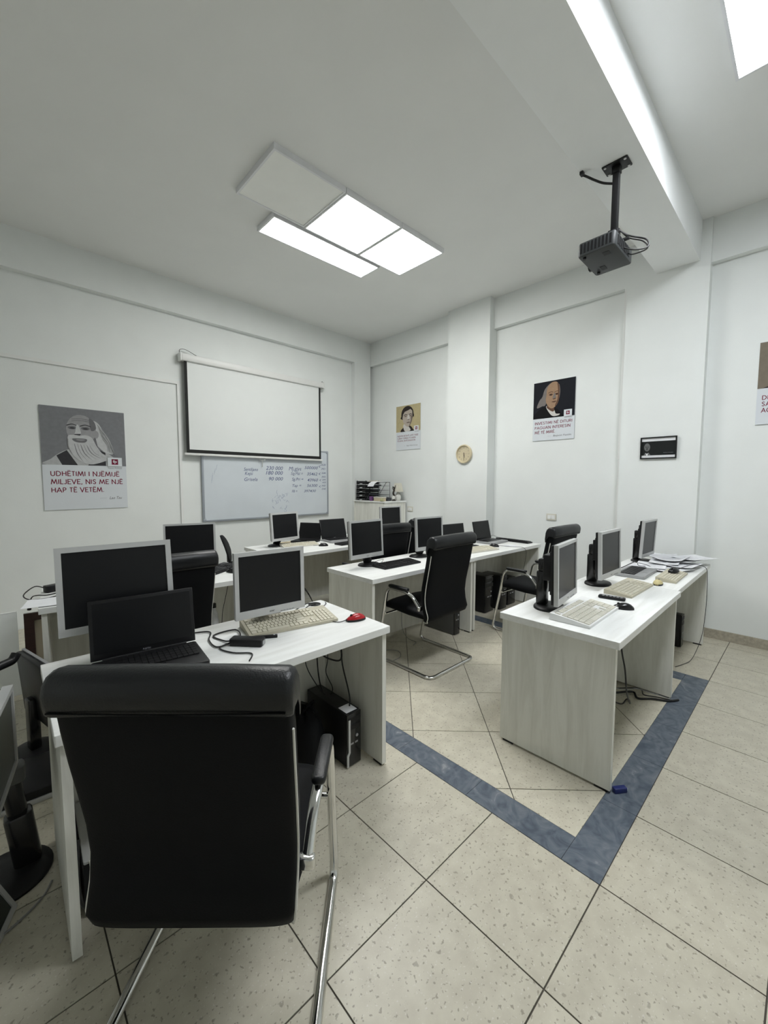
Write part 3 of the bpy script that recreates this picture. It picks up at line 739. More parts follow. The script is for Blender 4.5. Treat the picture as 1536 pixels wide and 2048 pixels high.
# power adapter and papers on second-row desk
t = thing('power_adapter', 'black power adapter with tangled lead on the desk below the old man poster', 'power adapter', (.245, 3.455, ZD), R(20))
MB().rbox(-.055, .055, -.03, .03, .0005, .045, .010, 2).build('brick', 'black', t, 40)
cable('lead', [(-.05, .01, .03), (-.10, .02, .05), (-.18, -.03, .02), (-.185, -.12, .004), (-.12, -.17, .004), (0, -.14, .004), (.10, -.05, .004)], t, .0035)
wl_ = lambda p: Matrix.Rotation(-R(20), 3, 'Z') @ (Vector(p)-Vector((.245, 3.455, ZD)))
cable('plug_lead', [wl_(p) for p in ((.29, 3.44, .752), (.25, 3.37, .75), (.20, 3.34, .75), (.155, 3.37, .75), (.13, 3.42, .735), (.118, 3.455, .70), (.115, 3.47, .672))], t, .0035)
MB().tube([wl_((.115, 3.47, .675)), wl_((.112, 3.48, .64))], [.008, .012], 8).build('plug', 'black', t, 50)
def sheet(x, y, rz, z, label, w_=.21, h_=.297, lines=8, curl=.004, group=None, name='paper_sheet', th=.0012):
    t = thing(name, label, 'paper', (x, y, z), R(rz), group) if lines else None
    b = MB(); n = 5
    top = []; 
    for i in range(n+1):
        for j in range(2):
            top.append(((-.5+i/n)*w_, (-.5+j)*h_, th + curl*abs(i/n-.5)**2*4))
    vs = top + [(p[0], p[1], p[2]-th) for p in top]; m = len(top); fs = []
    for i in range(n):
        a = 2*i; fs += [(a, a+2, a+3, a+1), (m+a, m+a+1, m+a+3, m+a+2), (a, m+a, m+a+2, a+2), (a+1, a+3, m+a+3, m+a+1)]
    fs += [(0, 1, m+1, m), (2*n, m+2*n, m+2*n+1, 2*n+1)]
    b.add(vs, fs); o = b.build('page' if lines else name, 'paper', t, 40)
    if not lines:
        o.location = (x, y, z); o.rotation_euler = (0, 0, R(rz)); return tag(o, label, 'paper', group)
    if lines:
        b = MB(); rr = random.Random(int(x*977+y*131+rz))
        for k in range(lines):
            yy = h_*.38-k*h_*.085; wd = w_*(.45+.35*rr.random())
            zz = th+.0004
            for s_ in range(3):
                x0 = -w_*.4+wd*s_/3; x1 = -w_*.4+wd*(s_+.86)/3
                zq = lambda xx: zz + curl*(xx/w_)**2*4
                b.add([(x0, yy, zq(x0)+.0003), (x1, yy, zq(x1)+.0003), (x1, yy+.003, zq(x1)+.0003), (x0, yy+.003, zq(x0)+.0003)], [(0, 1, 2, 3)])
        b.build('print', 'ink', t)
    return t
sheet(.225, 3.14, 78, ZD+.0005, 'blank white sheet curling over the desk end beside the power adapter', lines=0)
sheet(4.25, 2.37, 35, ZD+.0005, 'small white note near the edge of the wall-side middle desk', .12, .14, 4, 0)
PS = [(4.00, .99, 92, 'printed sheet lying beside the silver laptop base', .003), (4.10, .885, 82, 'printed sheet half under the heap, towards the silver laptop base', .003), (4.02, .785, 70, 'printed sheet next to the black mouse on the paper-covered desk', .003), (4.05, .93, 100, 'printed sheet lying close to the foot of the last monitor', .003),
      (4.22, .74, 84, 'printed sheet in the middle of the paper heap by the wall', .006), (4.24, .87, 96, 'printed sheet under the topmost ones of the paper heap', .006),
      (4.40, .76, 75, 'printed sheet fanned out towards the wall in the paper heap', .008), (4.45, .93, 102, 'printed sheet at the back of the paper heap near the wall', .008),
      (4.33, .84, 88, 'topmost printed sheet of the heap, with a small black stamp', .010), (4.47, .70, 64, 'printed sheet sticking out at the desk corner by the wall', .004)]
for i, (x, y, rz, lb, cu) in enumerate(PS):
    sheet(x, y, rz, ZD+.001+.0065*i, lb, lines=9, curl=cu*1.6)
# brown board under the small monitor by the whiteboard
t = tag(MB().rbox(2.36, 2.66, 4.285, 4.345, ZD+.001, ZD+.012, .004, 2).build('wooden_board', 'book', None, 40), 'thin brown board lying behind the small monitor below the whiteboard', 'board')

# ------------------------------------------------------------------ computers under the desks
def tower(x, y, rz, w_, d_, h_, label, body='black', front='black_gloss', stripe=None, zt=0, top=None, feet=True):
    """front face towards local -y"""
    t = thing('computer_tower', label, 'computer', (x, y, zt), rz)
    hw = w_/2
    MB().rbox(-hw, hw, .012, d_, .006, h_, .006, 2).build('case', body, t, 40)
    fp = MB().rbox(-hw, hw, 0, .013, .006, h_, .005, 2).build('front_panel', front, t, 40)
    b = MB().box(-hw*.8, hw*.8, -.002, .001, h_*.84, h_*.93).box(-hw*.8, hw*.8, -.002, .001, h_*.70, h_*.79)
    b.build('drive_bay', 'black', fp)
    MB().lathe([(.008, 0), (.008, .004)], 12, mx=Matrix.Translation((hw*.35, 0, h_*.56)) @ Matrix.Rotation(R(90), 4, 'X')).build('power_button', 'grey_silver', fp, 40)
    MB().box(-hw*.5, -hw*.1, -.0015, .001, h_*.42, h_*.45).box(hw*.1, hw*.5, -.0015, .001, h_*.42, h_*.45).build('ports', 'grey_silver', fp)
    for y in (.02, d_-.05): MB().box(-hw+.01, hw-.01, y, y+.03, 0, .007).build('foot', 'black', t)
    if stripe:
        MB().prism([(-hw+.008, h_*.90), (-hw+.020, h_*.90), (-hw+.020, h_*.28), (-hw+.010, h_*.22), (-hw+.010, h_*.02), (-hw-.0015, h_*.02), (-hw-.0015, h_*.24), (-hw+.008, h_*.30)], 1, -.003, .002).build('silver_stripe', 'silver', fp)
    if top: MB().box(-hw+.012, hw-.012, .02, .09, h_, h_+.0015).build('sticker', 'paper', t)
    return t
tower(1.283, 1.575, R(0), .093, .37, .285, 'small black computer with a silver stripe under the desk with the red mouse', stripe=True, top=True)
tower(3.163, 2.305, R(0), .085, .37, .345, 'dark grey computer standing under the middle desk', body='grey_case')
tower(3.99, 2.47, R(0), .17, .23, .42, 'black computer just inside the wall-side middle desk')
tower(4.21, 2.42, R(0), .14, .26, .40, 'second black computer beside the first under the wall-side middle desk')
tower(4.45, 2.45, R(0), .17, .22, .33, 'third black computer, the one closer to the wall, under the wall-side middle desk')
tower(4.405, .745, R(0), .085, .32, .295, 'black computer under the paper-covered desk')
t = tower(.295, 1.61, R(-2), .30, .35, .185, 'flat black computer with a pale lid under the desk with the red mouse', front='black')
o = MB().rbox(-.148, .148, .004, .345, .1855, .197, .006, 2).build('lid', 'silver', t, 40); o['label'] = 'pale grey lid'
# bag behind the small tower
t = thing('cloth_bag', 'slumped black cloth bag behind the computer with the silver stripe', 'bag', (1.10, 1.77, 0), R(10))
rr = random.Random(3); rings = []
for z, k in ((.0, .9), (.03, 1), (.12, 1.0), (.2, .92), (.26, .78), (.30, .5), (.32, .22)):
    rings.append([Vector((x*k*(1+.08*math.sin(7*a+z*30)), y*k*(1+.08*math.cos(5*a+z*25)), z+.012*math.sin(3*a))) if z > 0 else Vector((x*k, y*k, .001)) for a, (x, y) in enumerate(sup(.085, .13, 20, 2.5))])
MB().loft(rings).build('sack', 'leather_soft', t, 60)
MB().tube(smooth_path([(-.03, -.03, .30), (-.03, -.06, .34), (.03, -.05, .345), (.03, -.02, .30)], 5), .006, 6).build('handle', 'leather_soft', t, 60)
t = thing('bottle', 'clear plastic bottle with a dark cap under the desk below the old man poster', 'bottle', (1.215, 3.26, .0), 0)
MB().lathe([(.030, 0.001), (.034, .01), (.034, .30), (.033, .36), (.026, .42), (.014, .45), (.013, .47)], 20).build('body', 'bottle', t, 50)
MB().lathe([(.016, .468), (.016, .50), (.013, .503)], 16).build('cap', 'black', t, 40)
t = thing('lighter_box', 'small blue plastic box on the blue floor border at a desk foot', 'box', (2.088, .562, 0), R(-35))
MB().rbox(-.032, .032, -.012, .012, .0005, .024, .003, 2).build('body', 'blue', t, 40)
MB().rbox(.0325, .038, -.007, .007, .006, .018, .002, 2).build('cap', 'silver', t, 40)

# ------------------------------------------------------------------ cables under the desks
def floor_cable(pts, label, r=.004, m='cable'):
    return tag(cable('power_cable', pts, None, r, m), label, 'cable')
floor_cable([(1.30, 1.635, .288), (1.318, 1.66, .34), (1.335, 1.74, .47), (1.345, 1.765, .57), (1.335, 1.79, .69)], 'black lead rising from the top of the small striped computer')
floor_cable([(1.350, 1.80, .69), (1.352, 1.785, .60), (1.346, 1.766, .49), (1.30, 1.807, .49), (1.257, 1.841, .53), (1.245, 1.85, .60)], 'thick black lead sagging below the desktop with the red mouse', .005)
floor_cable([(1.245, 1.855, .60), (1.245, 1.849, .46), (1.255, 1.842, .357), (1.27, 1.835, .30)], 'black lead hanging straight down behind the striped computer', .004)
floor_cable([(1.19, 1.90, .60), (1.194, 1.885, .463), (1.238, 1.855, .35), (1.277, 1.825, .285), (1.29, 1.80, .275)], 'thin black lead slanting down behind the cloth bag', .0028)
floor_cable([(1.295, 1.82, .60), (1.289, 1.815, .485), (1.282, 1.821, .413), (1.309, 1.798, .325), (1.301, 1.806, .285)], 'thin wavy black lead below the desktop with the red mouse', .0026)
floor_cable([(2.385, .67, .70), (2.387, .665, .587), (2.392, .645, .474), (2.50, .66, .30), (2.80, .72, .10), (3.0, .775, .02), (3.03, .80, .008), (2.90, .79, .03), (2.75, .80, .10), (2.62, .84, .17)], 'black lead looping to the floor inside the desk with the white keyboard', .0045)
floor_cable([(2.60, .93, .17), (2.85, .90, .08), (3.05, .87, .02), (3.12, .82, .02), (3.16, .79, .012), (3.10, .75, .008), (3.16, .68, .01), (3.21, .60, .008), (3.275, .555, .008)], "thick bundled black lead running over the floor under the white keyboard's desk", .007)
floor_cable([(2.58, .97, .20), (2.82, .93, .11), (3.02, .90, .05), (3.13, .84, .035), (3.19, .80, .03), (3.22, .76, .02), (3.16, .73, .018), (3.19, .66, .018), (3.23, .575, .012)], "thinner black lead alongside the bundled one under the white keyboard's desk", .004)
floor_cable([(2.62, .90, .20), (2.88, .87, .12), (3.04, .83, .06), (3.10, .80, .05), (3.16, .77, .045), (3.20, .68, .03), (3.22, .59, .02)], "grey lead over the black bundle under the white keyboard's desk", .003, 'cable_grey')
floor_cable([(2.72, 2.62, .30), (2.70, 2.60, .12), (2.72, 2.55, .02), (2.73, 2.45, .004), (2.66, 2.42, .004)], 'thin lead hanging behind the chair at the middle desk', .0025, 'cable_grey')
floor_cable([(2.30, 2.55, .004), (2.42, 2.50, .004), (2.47, 2.42, .004), (2.40, 2.33, .004), (2.28, 2.32, .004), (2.2, 2.38, .004)], 'thin grey lead curled on the floor below the middle desk', .0025, 'cable_grey')
floor_cable([(2.05, 3.92, .20), (2.15, 3.87, .36), (2.27, 3.82, .40), (2.40, 3.77, .28), (2.48, 3.72, .10)], 'black lead hanging under the desk below the whiteboard', .004)
floor_cable([(2.08, 3.88, .26), (2.18, 3.84, .30), (2.25, 3.84, .38), (2.37, 3.74, .32), (2.44, 3.66, .12)], 'second black lead tangled under the desk below the whiteboard', .004)
floor_cable([(4.29, 4.22, ZD+.006), (4.34, 4.12, ZD+.008), (4.30, 4.03, ZD+.03), (4.24, 4.08, ZD+.05), (4.20, 4.02, ZD+.02), (4.25, 3.95, ZD+.006)], 'tangled black lead on the desk in front of the corner cabinet', .004)
floor_cable([(4.40, 2.79, ZD+.012), (4.46, 2.79, ZD+.03), (4.50, 2.76, ZD+.062), (4.55, 2.72, ZD+.04), (4.56, 2.68, ZD+.034)], 'thin lead arching behind the laptop at the wall end of the middle desks', .002)
floor_cable([(3.49, 1.075, ZD+.006), (3.44, 1.10, ZD+.004), (3.6, 1.12, ZD+.014), (3.8, 1.10, ZD+.004), (3.97, 1.06, ZD+.03), (4.03, 1.05, ZD+.038)], 'black lead behind the silver laptop base', .0035)
floor_cable([(3.91, .93, ZD+.012), (3.96, .90, ZD+.014), (3.985, .95, ZD+.03), (3.94, 1.00, ZD+.045), (3.90, .985, ZD+.03), (3.915, .94, ZD+.028)], 'small loop of black lead beside the silver laptop base', .0025)
floor_cable([(1.25, 3.05, .70), (1.245, 3.10, .58), (1.235, 3.14, .46), (1.235, 3.16, .36)], 'thin black lead hanging under the desk below the old man poster', .0025)

# ------------------------------------------------------------------ things stored on the floor at the left
def stored_monitor(x, y, rz, zb, w_, h_, tilt, base, label, **k):
    return monitor(x, y, rz, zb, w_, h_, tilt, base, label, zt=0, **k)
t = thing('monitor', 'stored monitor on a tall black column standing on the floor', 'monitor', (-.045, 1.99, 0), 0)
MB().lathe([(.135, 0.0005), (.135, .008), (.12, .018), (.05, .024)], 32).build('stand_base', 'black', t, 50)
mxs = Matrix.Translation((.062, .02, .016)) @ Matrix.Rotation(R(-6), 4, 'Y')
MB().rbox(-.042, .042, -.035, .035, 0, .21, .02, 3, mx=mxs).rbox(-.03, .03, -.025, .025, .205, .37, .018, 3, mx=mxs).build('stand_column', 'black_gloss', t, 40)
mxp = Matrix.Translation((.052, .0, .43)) @ Matrix.Rotation(R(80), 4, 'Z')
b = MB(); W2, H2 = .40, .30
b.box(-W2, 0, 0, .03, 0, .02, mx=mxp).box(-W2, 0, 0, .03, H2-.018, H2, mx=mxp).box(-W2, -W2+.018, 0, .03, .02, H2-.018, mx=mxp).box(-.018, 0, 0, .03, .02, H2-.018, mx=mxp)
b.build('bezel', 'silver', t); MB().box(-W2+.018, -.018, .006, .014, .02, H2-.018, mx=mxp).build('screen', 'green_screen', t)
MB().rbox(-W2+.01, .012, .028, .07, .01, H2-.01, .01, 2, mx=mxp).build('back_shell', 'black', t, 40)
MB().rbox(.0, .07, -.03, .05, .36, .42, .02, 2).build('stand_neck', 'grey_case', t, 40)
t = thing('monitor', 'stored black monitor standing on the floor with its back to the desks', 'monitor', (.085, 2.87, 0), R(104))
MB().lathe([(.12, 0.0005), (.12, .008), (.10, .018), (.04, .022)], 30, (0, 0, 0), sy=.85).build('stand_base', 'black', t, 50)
MB().rbox(-.035, .035, -.02, .03, .018, .30, .014, 3).build('stand_column', 'black_gloss', t, 40)
mxp = Matrix.Translation((.0, -.055, .17)) @ Matrix.Rotation(R(-4), 4, 'X')
b = MB(); b.box(-.19, .19, 0, .014, 0, .025, mx=mxp).box(-.19, .19, 0, .014, .335, .355, mx=mxp).box(-.19, -.172, 0, .014, .025, .335, mx=mxp).box(.172, .19, 0, .014, .025, .335, mx=mxp)
b.build('bezel', 'grey_silver', t); MB().box(-.172, .172, .003, .008, .025, .335, mx=mxp).build('screen', 'screen', t)
MB().rbox(-.185, .185, .013, .045, .006, .35, .012, 2, mx=mxp).build('back_shell', 'black', t, 40)
t = thing('monitor', 'stored black monitor panel lying face down on the floor', 'monitor', (.10, 2.53, 0), R(-2))
MB().rbox(-.22, .22, -.15, .17, .022, .062, .012, 2).build('back_shell', 'black', t, 40)
MB().rbox(-.225, .225, -.155, .175, .0005, .023, .006, 2).build('bezel', 'silver', t, 40)
t = thing('monitor', 'stored monitor panel leaning in front of the tall-column monitor', 'monitor', (-.071, 1.69, .003), R(70))
mxp = Matrix.Rotation(R(-24), 4, 'X')
b = MB(); b.box(-.17, .15, 0, .016, 0, .018, mx=mxp).box(-.17, .15, 0, .016, .225, .243, mx=mxp).box(-.17, -.152, 0, .016, .018, .225, mx=mxp).box(.132, .15, 0, .016, .018, .225, mx=mxp)
b.build('bezel', 'silver', t); MB().box(-.152, .132, .004, .010, .018, .225, mx=mxp).build('screen', 'green_screen', t)
MB().rbox(-.165, .145, .015, .04, .006, .237, .01, 2, mx=mxp).build('back_shell', 'black', t, 40)
floor_cable([(-.35, 1.62, .004), (-.2, 1.70, .004), (-.05, 1.74, .004), (.04, 1.80, .004), (.075, 1.86, .004)], 'grey lead on the floor round the stored monitor foot', .0035, 'cable_grey')
floor_cable([(.136, 1.60, .30), (.130, 1.58, .24), (.127, 1.56, .17), (.134, 1.55, .11), (.146, 1.575, .08)], 'black lead looping beside the flat computer with the pale lid', .005)
# monitor arm bracket left of the stored black monitor
t = thing('desk_stand', 'black jointed stand on the floor behind the stored monitors', 'stand', (-.07, 2.79, 0), R(15))
MB().lathe([(.053, .0005), (.053, .008), (.04, .014)], 24).build('base', 'black', t, 50)
MB().tube([(0, 0, .012), (0, 0, .46)], .02, 10).build('post', 'black', t, 50)
MB().tube(round_path([(0, 0, .46), (.0, .0, .53), (.10, .05, .53), (.12, .06, .56)], .03), .022, 10).build('arm', 'black', t, 50)
t = thing('added_wall_panel', 'plain white panel added in place of lower wall behind the stored monitors', 'panel', (-.42, 3.72, 0), R(-2))  # added panel, hides the floor line where the wall should run lower
MB().box(-.48, .475, 0, .012, .001, .575, mx=Matrix.Rotation(R(-4), 4, 'X')).build('sheet', 'wall', t)
MB().box(-.48, .475, -.001, .013, .5755, .580, mx=Matrix.Rotation(R(-4), 4, 'X')).build('edge_strip', 'trim', t)
# dark picture frame leaning behind the second-row desk
t = thing('picture_frame', 'dark wooden picture frame leaning on the floor behind a desk end', 'picture frame', (.085, 3.69, 0), R(-4))
mxp = Matrix.Rotation(R(-5), 4, 'X')
b = MB(); w_, h_ = .46, .555; e = .055
b.box(0, w_, 0, .03, 0, e, mx=mxp).box(0, w_, 0, .03, h_-e, h_, mx=mxp).box(0, e, 0, .03, e, h_-e, mx=mxp).box(w_-e, w_, 0, .03, e, h_-e, mx=mxp)
b.build('frame', 'dark_wood', t); MB().box(e, w_-e, .012, .02, e, h_-e, mx=mxp).build('mount', 'tan', t)

# ------------------------------------------------------------------ projection screen and whiteboard
t = thing('projection_screen', 'pulled-down white projection screen with black borders above the whiteboard', 'projection screen', WA(-2.142, .07, 1.80), TH)
hw = 1.012; ht = 1.155
MB().rbox(-hw-.035, hw+.05, -.035, .055, ht-.02, ht+.062, .02, 3).build('case', 'white', t, 40)
for sx in (-hw-.043, hw+.05): MB().rbox(sx-.012, sx+.012, -.04, .062, ht-.026, ht+.068, .012, 3).build('end_cap', 'trim', t, 40)
MB().box(-hw, hw, -.0015, .0015, .03, ht-.02).build('border', 'matte_black', t)
MB().box(-hw+.034, hw-.034, -.0025, -.0014, .072, ht-.02).build('cloth', 'screen_cloth', t)
MB().rbox(-hw-.025, hw+.025, -.014, .014, 0, .028, .010, 3).build('bottom_bar', 'white', t, 40)
b = MB().tube(round_path([(-.045, 0, .004), (-.045, 0, -.022), (.045, 0, -.022), (.045, 0, .004)], .012), .004, 6).tube([(0, 0, -.02), (.004, .004, -.12)], .006, 6)
b.build('pull_handle', 'silver', t, 50)
cable('cord', [(-hw-.04, .02, ht+.06), (-hw-.035, .02, ht+.11), (-hw+.04, .02, ht+.12), (-hw+.20, .03, ht+.065), (-hw+.30, .03, ht+.055)], t, .003)
cable('cord', [(hw+.04, .02, ht+.06), (hw+.05, .02, ht+.09), (hw+.09, .03, ht+.06), (hw+.075, .05, ht+.0)], t, .003)
t = thing('whiteboard', 'whiteboard with handwritten columns of sums below the projection screen', 'whiteboard', WA(-1.965, .028, .955), TH)
hw = .997; hh = 1.003
MB().box(-hw, hw, -.004, .022, 0, hh).build('panel', 'board', t)
b = MB(); e = .018
b.box(-hw-.004, hw+.004, -.010, .024, -.004, e).box(-hw-.004, hw+.004, -.010, .024, hh-e, hh+.004).box(-hw-.004, -hw+e, -.010, .024, e, hh-e).box(hw-e, hw+.004, -.010, .024, e, hh-e)
b.build('frame', 'alu', t)
b = MB()
for sx in (-hw-.006, hw-.034):
    for sz in (-.006, hh-.034): b.rbox(sx, sx+.04, -.013, .0255, sz, sz+.04, .006, 2)
b.build('corner_cap', 'alu', t, 40)
def wl(s, z): return s
ln = []
for txt, x, z, h, wd in (('Sentiljano', -.436, .668, .045, .21), ('Kejsi', -.423, .612, .045, .12), ('Grisela', -.432, .530, .046, .195),
                         ('230 000', -.104, .690, .052, .276), ('180 000', -.105, .622, .052, .275), ('90 000', -.06, .538, .048, .23),
                         ('Mj.gjys', .273, .690, .055, .22), ('500000', .548, .715, .045, .253), ('Sig.Mal =', .306, .622, .045, .213), ('35462', .592, .618, .046, .198),
                         ('Sg.Pri =', .322, .536, .045, .205), ('43960', .60, .524, .046, .20), ('Tap =', .329, .442, .040, .16), ('56300', .59, .440, .042, .198),
                         ('FB =', .319, .357, .038, .097), ('397430', .533, .357, .038, .225),
                         ('2628', .862, .775, .030, .09), ('2421', .862, .712, .030, .09), ('2644', .868, .645, .028, .085), ('2432', .868, .585, .028, .085), ('2640', .882, .540, .024, .07), ('1430', .880, .496, .026, .075), ('2420', .868, .444, .026, .08), ('2342', .868, .392, .026, .085),
                         ('<', .815, .73, .06, .04), ('<', .815, .615, .06, .04), ('<', .83, .52, .05, .035), ('<', .82, .42, .05, .036)):
    ln.append((txt, x, z, h, wd, .25, 0 if 'M' in txt else .005))
lettering('handwriting', t, ln, 'marker', -.0048)
b = MB(); rr = random.Random(5)
for k in range(26):
    x = .0+.25*rr.random(); z = .08+.25*rr.random()
    p = [(x, -.0047, z)]
    for s_ in range(3): p.append((p[-1][0]+rr.uniform(-.028, .03), -.0047, p[-1][2]+rr.uniform(-.03, .035)))
    b.tube(smooth_path(p, 3), .0016, 4)
for k in range(8):
    x = -.90+.05*rr.random()+.008*k; z = .50+.22*k/8
    b.tube([(x, -.0044, z), (x+.012, -.0044, z+.05)], .0012, 4)
o = b.build('half_wiped_scribble', 'smear', t)

# ------------------------------------------------------------------ posters
def portrait_generic(kind, x0, x1, z0, z1):
    """generic head-and-shoulders figures inside a picture field"""
    W_, H_ = x1-x0, z1-z0
    def T(pts, sm=None):
        if sm is None: sm = 5 <= len(pts) <= 11
        if sm: pts = [(min(1, max(0, p.x)), min(1, max(0, p.y))) for p in smooth_path([(u, v, 0) for u, v in pts], 4, True)]
        return [(x0+u*W_, z0+v*H_) for u, v in pts]
    def strand(a, c, bend, wd):
        A, C = Vector((*a, 0)), Vector((*c, 0)); d = (C-A); n = Vector((-d.y, d.x, 0)).normalized()
        mid = (A+C)/2 + n*bend; L = smooth_path([A, mid, C], 6); o = []
        for sgn in (1, -1):
            seq = list(enumerate(L)) if sgn > 0 else list(reversed(list(enumerate(L))))
            for i, p in seq: o.append(p + n*sgn*wd*math.sin(math.pi*min(1, .15+.85*i/(len(L)-1))))
        return [(x0+max(0, p.x)*W_, z0+max(0, p.y)*H_) for p in o]
    P = []
    if kind == 'sage':
        P += [(T([(0, 0), (1, 0), (1, 1), (0, 1)]), 'p_bg1')]
        P += [(T([(.60, .80), (.68, .74), (.74, .55), (.80, .35), (.84, .22), (.72, .26), (.60, .45), (.56, .65)]), 'p_hair1')]
        P += [(T([(.05, 0), (.10, .10), (.24, .24), (.40, .30), (.66, .28), (.82, .18), (.88, 0)]), 'p_robe1')]
        P += [(T([(.16, .16), (.28, .26), (.40, .0), (.22, 0)]), 'p_dark1'), (T([(.64, .30), (.74, .24), (.74, 0), (.52, 0)]), 'p_dark1')]
        P += [(T([(.50, .45), (.62, .55), (.66, .26), (.50, .20)]), 'p_shade1')]
        P += [(T(disc(.46, .63, .175, .26, 24)), 'p_skin1'), (T(disc(.635, .56, .032, .07, 12)), 'p_skin1')]
        P += [(T([(.56, .84), (.62, .78), (.635, .66), (.58, .62), (.56, .72)]), 'p_shade1')]
        for zz in (.78, .81): P += [(T([(.36, zz), (.46, zz+.015), (.56, zz), (.56, zz-.008), (.46, zz+.007), (.36, zz-.008)]), 'p_shade1')]
        for u in (.345, .50): P += [(T(disc(u+.01, .655, .052, .030, 12)), 'p_shade1'), (T([(u-.05, .70), (u+.01, .725), (u+.07, .70), (u+.07, .69), (u+.01, .71), (u-.05, .685)]), 'p_dark1'), (T(disc(u+.01, .65, .03, .012, 10)), 'p_dark1')]
        P += [(T([(.405, .70), (.43, .70), (.455, .56), (.43, .53), (.37, .545), (.385, .57)]), 'p_hair1'), (T([(.37, .545), (.455, .555), (.44, .525), (.385, .525)]), 'p_dark1')]
        P += [(T([(.30, .50), (.36, .53), (.44, .525), (.52, .535), (.585, .49), (.63, .36), (.70, .22), (.78, .13), (.66, .05), (.55, .02), (.45, .06), (.36, .16), (.305, .32)], True), 'p_hair1')]
        P += [(T([(.35, .465), (.44, .475), (.52, .465), (.50, .41), (.43, .40), (.37, .42)], True), 'p_shade1'), (T([(.39, .455), (.45, .46), (.50, .455), (.46, .437), (.42, .437)], True), 'p_skin1')]
        for k in range(6): P += [(strand((.37+.036*k, .38-.004*k), (.47+.055*k, .05+.018*k), -.02-.005*k, .0045), 'p_skin1' if k % 2 else 'p_shade1')]
        for k in range(4): P += [(strand((.60+.02*k, .40-.05*k), (.84-.02*k, .135-.022*k), -.05, .005), 'p_hair1')]
        for k in range(5): P += [(strand((.66+.012*k, .74-.06*k), (.86-.022*k, .20+.015*k), .03, .005), 'p_skin1' if k % 2 else 'p_robe1')]
        P += [(strand((.30, .46), (.34, .20), -.02, .006), 'p_skin1')]
    if kind == 'parting':
        P += [(T([(0, 0), (1, 0), (1, 1), (0, 1)]), 'p_bg2')]
        P += [(T([(.20, 0), (.30, .16), (.42, .22), (.60, .20), (.72, .05), (.74, 0)]), 'p_hair2')]
        P += [(T(disc(.47, .66, .255, .31, 24)), 'p_hair2'), (T([(.18, .52), (.22, .60), (.32, .60), (.28, .46)]), 'p_hair2'), (T([(.66, .58), (.74, .52), (.74, .62), (.70, .70)]), 'p_hair2')]
        P += [(T([(.30, .24), (.40, .30), (.56, .14), (.60, .03), (.42, .0), (.34, .06)]), 'p_collar')]
        P += [(T([(.29, .66), (.36, .76), (.50, .80), (.60, .84), (.67, .76), (.68, .55), (.655, .38), (.58, .22), (.50, .17), (.40, .22), (.30, .36), (.27, .52)]), 'p_skin2')]
        for u in (.40, .59): P += [(T([(u-.07, .635), (u, .665), (u+.07, .64), (u+.07, .62), (u, .64), (u-.07, .61)]), 'p_hair2'), (T(disc(u, .585, .05, .026, 12)), 'p_shade2')]
        P += [(T([(.50, .62), (.545, .62), (.57, .47), (.535, .44), (.47, .46)]), 'p_collar'), (T([(.47, .455), (.57, .465), (.55, .43), (.49, .43)]), 'p_shade2')]
        P += [(T([(.44, .345), (.51, .365), (.59, .35), (.58, .325), (.51, .315), (.45, .325)]), 'p_shade2')]
        P += [(T([(.62, .60), (.68, .55), (.655, .38), (.58, .22), (.56, .24), (.61, .40)]), 'p_shade2')]
    if kind == 'longhair':
        P += [(T([(0, 0), (1, 0), (1, 1), (0, 1)]), 'p_bg3')]
        P += [(T([(.02, 0), (.12, .22), (.30, .32), (.55, .25), (.68, .10), (.70, 0)]), 'p_coat3')]
        P += [(T([(.42, .94), (.28, .80), (.22, .60), (.16, .52), (.10, .38), (.10, .30), (.22, .34), (.30, .36), (.36, .55), (.40, .8)]), 'p_hair3'), (T([(.62, .88), (.65, .70), (.63, .5), (.60, .55), (.59, .8)]), 'p_hair3')]
        P += [(T([(.32, .30), (.40, .33), (.52, .20), (.56, .10), (.66, .08), (.60, .04), (.46, .06)]), 'p_collar')]
        P += [(T([(.33, .30), (.40, .36), (.52, .24), (.50, .16), (.42, .20)]), 'p_shade3')]
        P += [(T([(.32, .62), (.34, .82), (.44, .95), (.56, .95), (.625, .84), (.635, .64), (.62, .44), (.55, .30), (.46, .25), (.37, .32), (.31, .46)]), 'p_skin3')]
        P += [(T([(.58, .92), (.625, .84), (.635, .64), (.62, .44), (.55, .30), (.54, .34), (.59, .48), (.60, .70)]), 'p_shade3')]
        for u in (.43, .575): P += [(T(disc(u, .625, .048, .028, 12)), 'p_shade3'), (T([(u-.06, .685), (u, .71), (u+.05, .695), (u+.05, .68), (u, .693), (u-.06, .67)]), 'p_shade3'), (T(disc(u, .62, .018, .013, 8)), 'p_coat3')]
        P += [(T([(.505, .65), (.53, .65), (.555, .53), (.53, .50), (.475, .515)]), 'p_hair3'), (T([(.475, .51), (.555, .525), (.54, .49), (.49, .485)]), 'p_shade3')]
        P += [(T([(.45, .43), (.51, .445), (.57, .44), (.55, .415), (.50, .405)]), 'p_shade3')]
    return P
